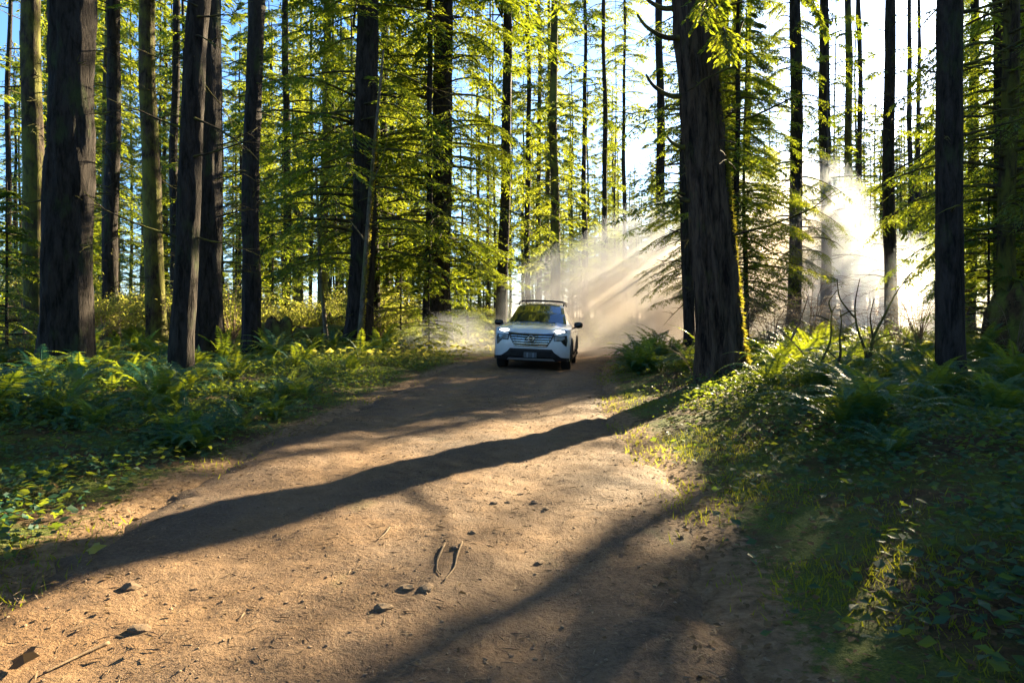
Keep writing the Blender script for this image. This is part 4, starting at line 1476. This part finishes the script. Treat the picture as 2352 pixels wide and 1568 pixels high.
link('body', mesh_np('body', Vf, Q[~cut], None, [M['paint']], None, True), car)
cap = full[-1]
capm = mesh_np('tailgate', np.vstack([np.column_stack([cap[:, 0], np.full(npt, 4.66), cap[:, 1]]), [[0, 4.68, .7]]]), None, [(i, i + 1, npt) for i in range(npt - 1)], [M['paint']])
link('tailgate', capm, car)
grid_obj('underbody', [[(x, y, .24) for x in (-.62, .62)] for y in (.25, 4.5)], M['black'], car)
grid_obj('wheel_housing', [[(x, y, .80 if .5 < y < 4 else .3) for x in (-.84, -.5, .5, .84)] for y in (.45, .55, 1.4, 3.2, 4.1, 4.2)], M['black'], car, False)


def surf_patch(name, y0, y1, i0, i1, off, mat, parent, ny=12, right=True, inset=0.0):
    rows = []
    for y in np.linspace(y0, y1, ny):
        h = half_sec(y)
        hf = np.concatenate([h, (h * [-1, 1])[::-1][1:]], 0)
        p = hf[i0:i1 + 1]
        t = np.gradient(p, axis=0)
        nrm = np.stack([t[:, 1], -t[:, 0]], -1); nrm /= np.linalg.norm(nrm, axis=1)[:, None] + 1e-9
        p = p + nrm * off
        dy = -off * .6 if y1 < 2.3 else 0
        rows.append([(a, y + dy, b) for a, b in p])
    return grid_obj(name, rows, mat, parent)


ws = surf_patch('windscreen', 1.40, 2.10, 10, 16, .012, M['glass'], car)
surf_patch('roof_panel', 2.16, 3.7, 11, 15, .010, M['gloss'], car)
for i0, i1 in ((7, 10), (16, 19)):
    for y0, y1 in ((1.80, 2.62), (2.72, 3.50), (3.58, 3.95)):
        surf_patch('side_window', y0, y1, i0, i1, .008, M['glass'], car, 5)
w_ = limb_obj(car, [(-.60, 1.37, 1.165), (-.2, 1.36, 1.18), (.1, 1.40, 1.20)], .008, .006, M['black'], 'wiper', 5)
limb_obj(car, [(.05, 1.36, 1.175), (.35, 1.37, 1.17), (.62, 1.42, 1.16)], .008, .006, M['black'], 'wiper', 5)

# grille with its bars and the round badge
gr_ = patch('grille', [(-.56, .935), (-.30, .915), (.30, .915), (.56, .935), (.50, .78), (.39, .60), (-.39, .60), (-.50, .78)], .012, .03, M['gloss'], car)
for i, (z, hw2, th) in enumerate(((.897, .53, .008), (.837, .50, .008), (.777, .475, .008), (.720, .445, .008), (.664, .415, .008), (.612, .385, .011))):
    patch('grille_bar', [(-hw2, z + .012), (0, z), (hw2, z + .012), (hw2, z + .012 + th), (0, z + th), (-hw2, z + .012 + th)], .030, .02, M['chrome'], gr_, 2)
aa = np.linspace(0, 2 * PI, 29)
V, Qb, Tb = tube(np.stack([.066 * np.cos(aa), 0 * aa, .062 * np.sin(aa)], -1), np.full(29, .008), 6, False)
_a = np.linspace(0, 2 * PI, 24, endpoint=False)
_v = np.vstack([[(0, -.006, 0)], np.stack([.088 * np.cos(_a), 0 * _a - .006, .084 * np.sin(_a)], -1), np.stack([.092 * np.cos(_a), 0 * _a + .03, .088 * np.sin(_a)], -1)])
link('badge_plate', mesh_np('badge_plate', _v, [(1 + i, 1 + (i + 1) % 24, 25 + (i + 1) % 24, 25 + i) for i in range(24)], [(0, 1 + (i + 1) % 24, 1 + i) for i in range(24)], [M['gloss']]), gr_, (0, fy(0, .79) - .034, .795))
bdm = mesh_np('badge', V, Qb, None, [M['chrome']], None, True)
bdo = link('badge', bdm, gr_, (0, fy(0, .79) - .045, .795))
V = np.array([(x, y, z) for y in (-.012, .004) for z in (-.013, .013) for x in (-.085, .085)])
link('badge_bar', mesh_np('badge_bar', V, [(0, 1, 3, 2), (4, 6, 7, 5), (0, 4, 5, 1), (2, 3, 7, 6), (0, 2, 6, 4), (1, 5, 7, 3)], None, [M['chrome']]), gr_, (0, fy(0, .79) - .045, .795))
tx = bpy.data.curves.new('badge_lettering', 'FONT')
tx.body = 'NISSAN'; tx.size = .030; tx.align_x = 'CENTER'; tx.align_y = 'CENTER'; tx.extrude = .001; tx.space_character = 1.15
tx.materials.append(M['gloss'])
_t = bpy.data.objects.new('lettering_source', tx)
COL.objects.link(_t)
bpy.context.view_layer.update()
_tm = bpy.data.meshes.new_from_object(_t.evaluated_get(bpy.context.evaluated_depsgraph_get()))
bpy.data.objects.remove(_t)
link('badge_lettering', _tm, gr_, (0, fy(0, .79) - .0595, .795), (PI / 2, 0, 0))

for mir in (False, True):
    # upper lit lamp
    hl = patch('headlight', [(-.565, .94), (-.54, 1.0), (-.66, 1.012), (-.80, 1.0), (-.845, .965), (-.80, .945), (-.66, .925)], .014, .03, M['lens'], car, 2, mir)
    patch('lamp', [(-.575, .948), (-.55, .99), (-.66, 1.0), (-.76, .985), (-.78, .965), (-.66, .938)], .022, .012, M['led'], hl, 2, mir)
    # lower lamp cluster with its tail
    fl = patch('fog_light', [(-.53, .885), (-.545, .74), (-.70, .745), (-.80, .64), (-.84, .62), (-.86, .76), (-.845, .885), (-.70, .87)], .010, .03, M['gloss'], car, 2, mir)
    patch('lens', [(-.55, .86), (-.56, .76), (-.72, .765), (-.79, .80), (-.79, .865)], .018, .012, M['lens'], fl, 2, mir)
    # black side of lower bumper and dark flare strip
    patch('bumper_corner', [(-.50, .545), (-.56, .47), (-.72, .36), (-.905, .34), (-.905, .262), (-.645, .262), (-.56, .36), (-.46, .46)], .016, .04, M['black'], car, 2, mir)
lo = patch('lower_grille', [(-.50, .545), (.50, .545), (.55, .47), (.66, .29), (.64, .25), (-.64, .25), (-.66, .29), (-.55, .47)], .012, .03, M['black'], car, 3)
for z in (.46, .41, .36):
    patch('grille_slat', [(-.5, z), (.5, z), (.5, z + .012), (-.5, z + .012)], .020, .01, M['gloss'], lo, 3)
patch('skid_plate', [(-.58, .27), (.58, .27), (.53, .315), (-.53, .315)], .028, .03, M['silver'], car, 3)
pl = patch('number_plate', [(-.16, .335), (.15, .335), (.15, .465), (-.16, .465)], .036, .012, M['plate'], car, 1)
patch('plate_mark', [(-.09, .345), (-.055, .345), (-.055, .455), (-.09, .455)], .040, .006, M['plate_mark'], pl, 1)
patch('plate_mark', [(.05, .345), (.085, .345), (.085, .455), (.05, .455)], .040, .006, M['plate_mark'], pl, 1)


def blob(name, parent, loc, scale, mat, flat_y=0.0):
    bm = bmesh.new(); bmesh.ops.create_icosphere(bm, subdivisions=3, radius=1)
    for v in bm.verts:
        for c in range(3):
            v.co[c] = math.copysign(abs(v.co[c]) ** .72, v.co[c])
        if v.co.y > flat_y: v.co.y = flat_y + (v.co.y - flat_y) * .3
    me = bpy.data.meshes.new(name); bm.to_mesh(me); bm.free()
    me.materials.append(mat)
    for p in me.polygons: p.use_smooth = True
    return link(name, me, parent, loc, None, scale)


for sx in (-1, 1):
    mm = blob('mirror', car, (sx * 1.04, 1.62, 1.13), (.115, .09, .078), M['gloss'])
    limb_obj(car, [(sx * .86, 1.66, 1.03), (sx * .93, 1.64, 1.05), (sx * 1.0, 1.63, 1.08)], .025, .022, M['black'], 'mirror_arm', 6)
    # roof rail
    zr = 1.72
    limb_obj(car, [(sx * .60, 2.28, 1.62), (sx * .60, 2.40, 1.70), (sx * .60, 2.55, zr), (sx * .59, 3.3, zr), (sx * .57, 3.75, 1.70), (sx * .56, 3.9, 1.62)], .022, .022, M['black'], 'roof_rail', 8)
    # wheel arch cladding
    for wy, wz_ in WH:
        a = np.linspace(-.25, PI + .25, 21)
        P = np.stack([np.full(21, sx * .915), wy - .425 * np.cos(a), wz_ + .425 * np.sin(a)], -1)
        V, Qa, Ta = tube(P, np.full(21, .035), 6)
        link('wheel_arch', mesh_np('wheel_arch', V, Qa, Ta, [M['black']], None, True), car)
    sill = np.array([[(sx * .93, y, z) for z in (.27, .36)] for y in (1.4, 3.2)])
    grid_obj('sill', sill, M['black'], car, False)
    for y in (2.35, 3.3):
        limb_obj(car, [(sx * .93, y, .93), (sx * .955, y + .08, .93), (sx * .93, y + .17, .93)], .012, .012, M['chrome'], 'door_handle', 6)
for y in (2.62, 3.45):
    limb_obj(car, [(-.60, y, 1.715), (-.50, y, 1.745), (0, y, 1.755), (.50, y, 1.745), (.60, y, 1.715)], .018, .018, M['black'], 'roof_bar', 8)


def wheel():
    a = np.linspace(0, 2 * PI, 33)
    prof = [(.105, .22), (.12, .25), (.118, .31), (.105, .345), (.07, .36), (-.07, .36), (-.105, .345), (-.118, .31), (-.12, .25), (-.105, .22)]
    Vt = np.array([[(x, r * math.cos(t), r * math.sin(t)) for x, r in prof] for t in a[:-1]])
    n_, m_ = Vt.shape[:2]
    idx = np.arange(n_ * m_).reshape(n_, m_)
    i2 = np.roll(idx, -1, 0)
    Q = np.stack([idx[:, :-1], idx[:, 1:], i2[:, 1:], i2[:, :-1]], -1).reshape(-1, 4)
    ty = mesh_np('tyre', Vt.reshape(-1, 3), Q, None, [M['tyre']], None, True)
    mb = MB()
    Pd = np.stack([np.zeros(33), .225 * np.cos(a), .225 * np.sin(a)], -1)
    V, Qr_, _ = tube(Pd, np.full(33, .022), 6, False); mb.add(V, Qr_)
    for k_ in range(5):
        t = k_ * 2 * PI / 5
        for dt in (-.16, .16):
            P = np.array([(.03, .05 * math.cos(t), .05 * math.sin(t)), (.05, .13 * math.cos(t + dt), .13 * math.sin(t + dt)), (.04, .22 * math.cos(t + dt), .22 * math.sin(t + dt))])
            mb.add(*tube(P, [.026, .02, .018], 5))
    V, Qh, Th = tube(np.array([(-.02, 0, 0), (.05, 0, 0), (.07, 0, 0)]), [.06, .06, .045], 12); mb.add(V, Qh, Th)
    return ty, mb.mesh('rim', M['rim'], True)


TY_, RM_ = wheel()
for sx in (-1, 1):
    for wy, wz_ in WH:
        wo = bpy.data.objects.new('wheel', None); COL.objects.link(wo); wo.parent = car
        wo.location = (sx * .80, wy, .36)
        wo.rotation_euler = (.3, 0, 0 if sx > 0 else PI)
        link('tyre', TY_, wo); link('rim', RM_, wo)

# ------------------------------------------------------------------ dust thrown up behind the car
DUST = [  # centre, radii, weight
    ((3.4, 24.5, 1.2), (4.2, 4.8, 3.2), 1.1),
    ((6.6, 27.0, 2.0), (5.0, 5.8, 4.2), 1.1),
    ((11.4, 28.5, 3.8), (3.2, 5.0, 4.6), 1.9),
    ((15.0, 29.0, 1.4), (6.0, 6.5, 3.6), .75),
    ((-1.6, 23.0, .3), (2.6, 3.0, 1.3), .55)]


def dust_material():
    m, nt, out = new_mat('sunlit dust')
    tc = N_(nt, 'ShaderNodeTexCoord')
    v = tc.outputs['Object']
    total = None
    for c, r, w in DUST:
        mp = N_(nt, 'ShaderNodeMapping'); mp.vector_type = 'TEXTURE'
        mp.inputs['Location'].default_value = c; mp.inputs['Scale'].default_value = r
        nt.links.new(v, mp.inputs['Vector'])
        gt = N_(nt, 'ShaderNodeTexGradient'); gt.gradient_type = 'SPHERICAL'
        nt.links.new(mp.outputs['Vector'], gt.inputs['Vector'])
        x = math_(nt, 'MULTIPLY', gt.outputs['Fac'], w)
        total = x if total is None else math_(nt, 'MAXIMUM', total, x)
    nz = noise(nt, mapping(nt, v, (1, .7, 1.25)), .42, 4, .62, .8)
    k_ = math_(nt, 'SUBTRACT', math_(nt, 'MULTIPLY', nz, 2.6), .75, True)
    den = math_(nt, 'MULTIPLY', math_(nt, 'MULTIPLY', total, k_), DUST_D)
    pv = N_(nt, 'ShaderNodeVolumeScatter')
    pv.inputs['Color'].default_value = (.82, .91, 1.0, 1)
    pv.inputs['Anisotropy'].default_value = .55
    nt.links.new(den, pv.inputs['Density'])
    nt.links.new(pv.outputs[0], out.inputs['Volume'])
    return m


DUST_D = .64
bm = bmesh.new(); bmesh.ops.create_cube(bm, size=1)
bmesh.ops.subdivide_edges(bm, edges=bm.edges[:], cuts=3, use_grid_fill=True)
lo_ = np.array([-4.4, 19.6, -.1]); hi_ = np.array([21.2, 36, 8.0])
for v in bm.verts:
    for c in range(3):
        v.co[c] = lo_[c] + (v.co[c] + .5) * (hi_[c] - lo_[c])
me = bpy.data.meshes.new('dust_cloud'); bm.to_mesh(me); bm.free()
me.materials.append(dust_material())
o = link('dust_cloud', me)
tag(o, 'pale sunlit dust cloud drifting behind the car to the right', 'dust', kind='stuff')

# ------------------------------------------------------------------ look-alikes: say which one by its place in the row
UNITS = ['first', 'second', 'third', 'fourth', 'fifth', 'sixth', 'seventh', 'eighth', 'ninth', 'tenth', 'eleventh', 'twelfth', 'thirteenth', 'fourteenth', 'fifteenth', 'sixteenth', 'seventeenth', 'eighteenth', 'nineteenth']
TENS = {2: ('twentieth', 'twenty'), 3: ('thirtieth', 'thirty'), 4: ('fortieth', 'forty'), 5: ('fiftieth', 'fifty'), 6: ('sixtieth', 'sixty'), 7: ('seventieth', 'seventy'), 8: ('eightieth', 'eighty'), 9: ('ninetieth', 'ninety')}


def ordinal(n):
    if n < 20:
        return UNITS[n - 1]
    if n >= 100:
        return 'hundred and ' + ordinal(n - 100) if n > 100 else 'hundredth'
    t, u = divmod(n, 10)
    return TENS[t][0] if u == 0 else TENS[t][1] + '-' + UNITS[u - 1]


rows_ = {}
for o in bpy.data.objects:
    if o.parent is None and o.get('group') and o.get('label') == o.get('group'):
        rows_.setdefault(o['label'], []).append(o)
for lab, os_ in rows_.items():
    if len(os_) > 1:
        os_.sort(key=lambda o: o.location.x / max(.1, o.location.y))
        for i, o in enumerate(os_):
            o['label'] = '%s, %s from the left' % (lab, ordinal(i + 1))
for o in bpy.data.objects:
    if o.parent is not None and o.name.split('.')[0] in ('branches', 'crown', 'needles', 'foliage', 'moss'):
        o['kind'] = 'stuff'
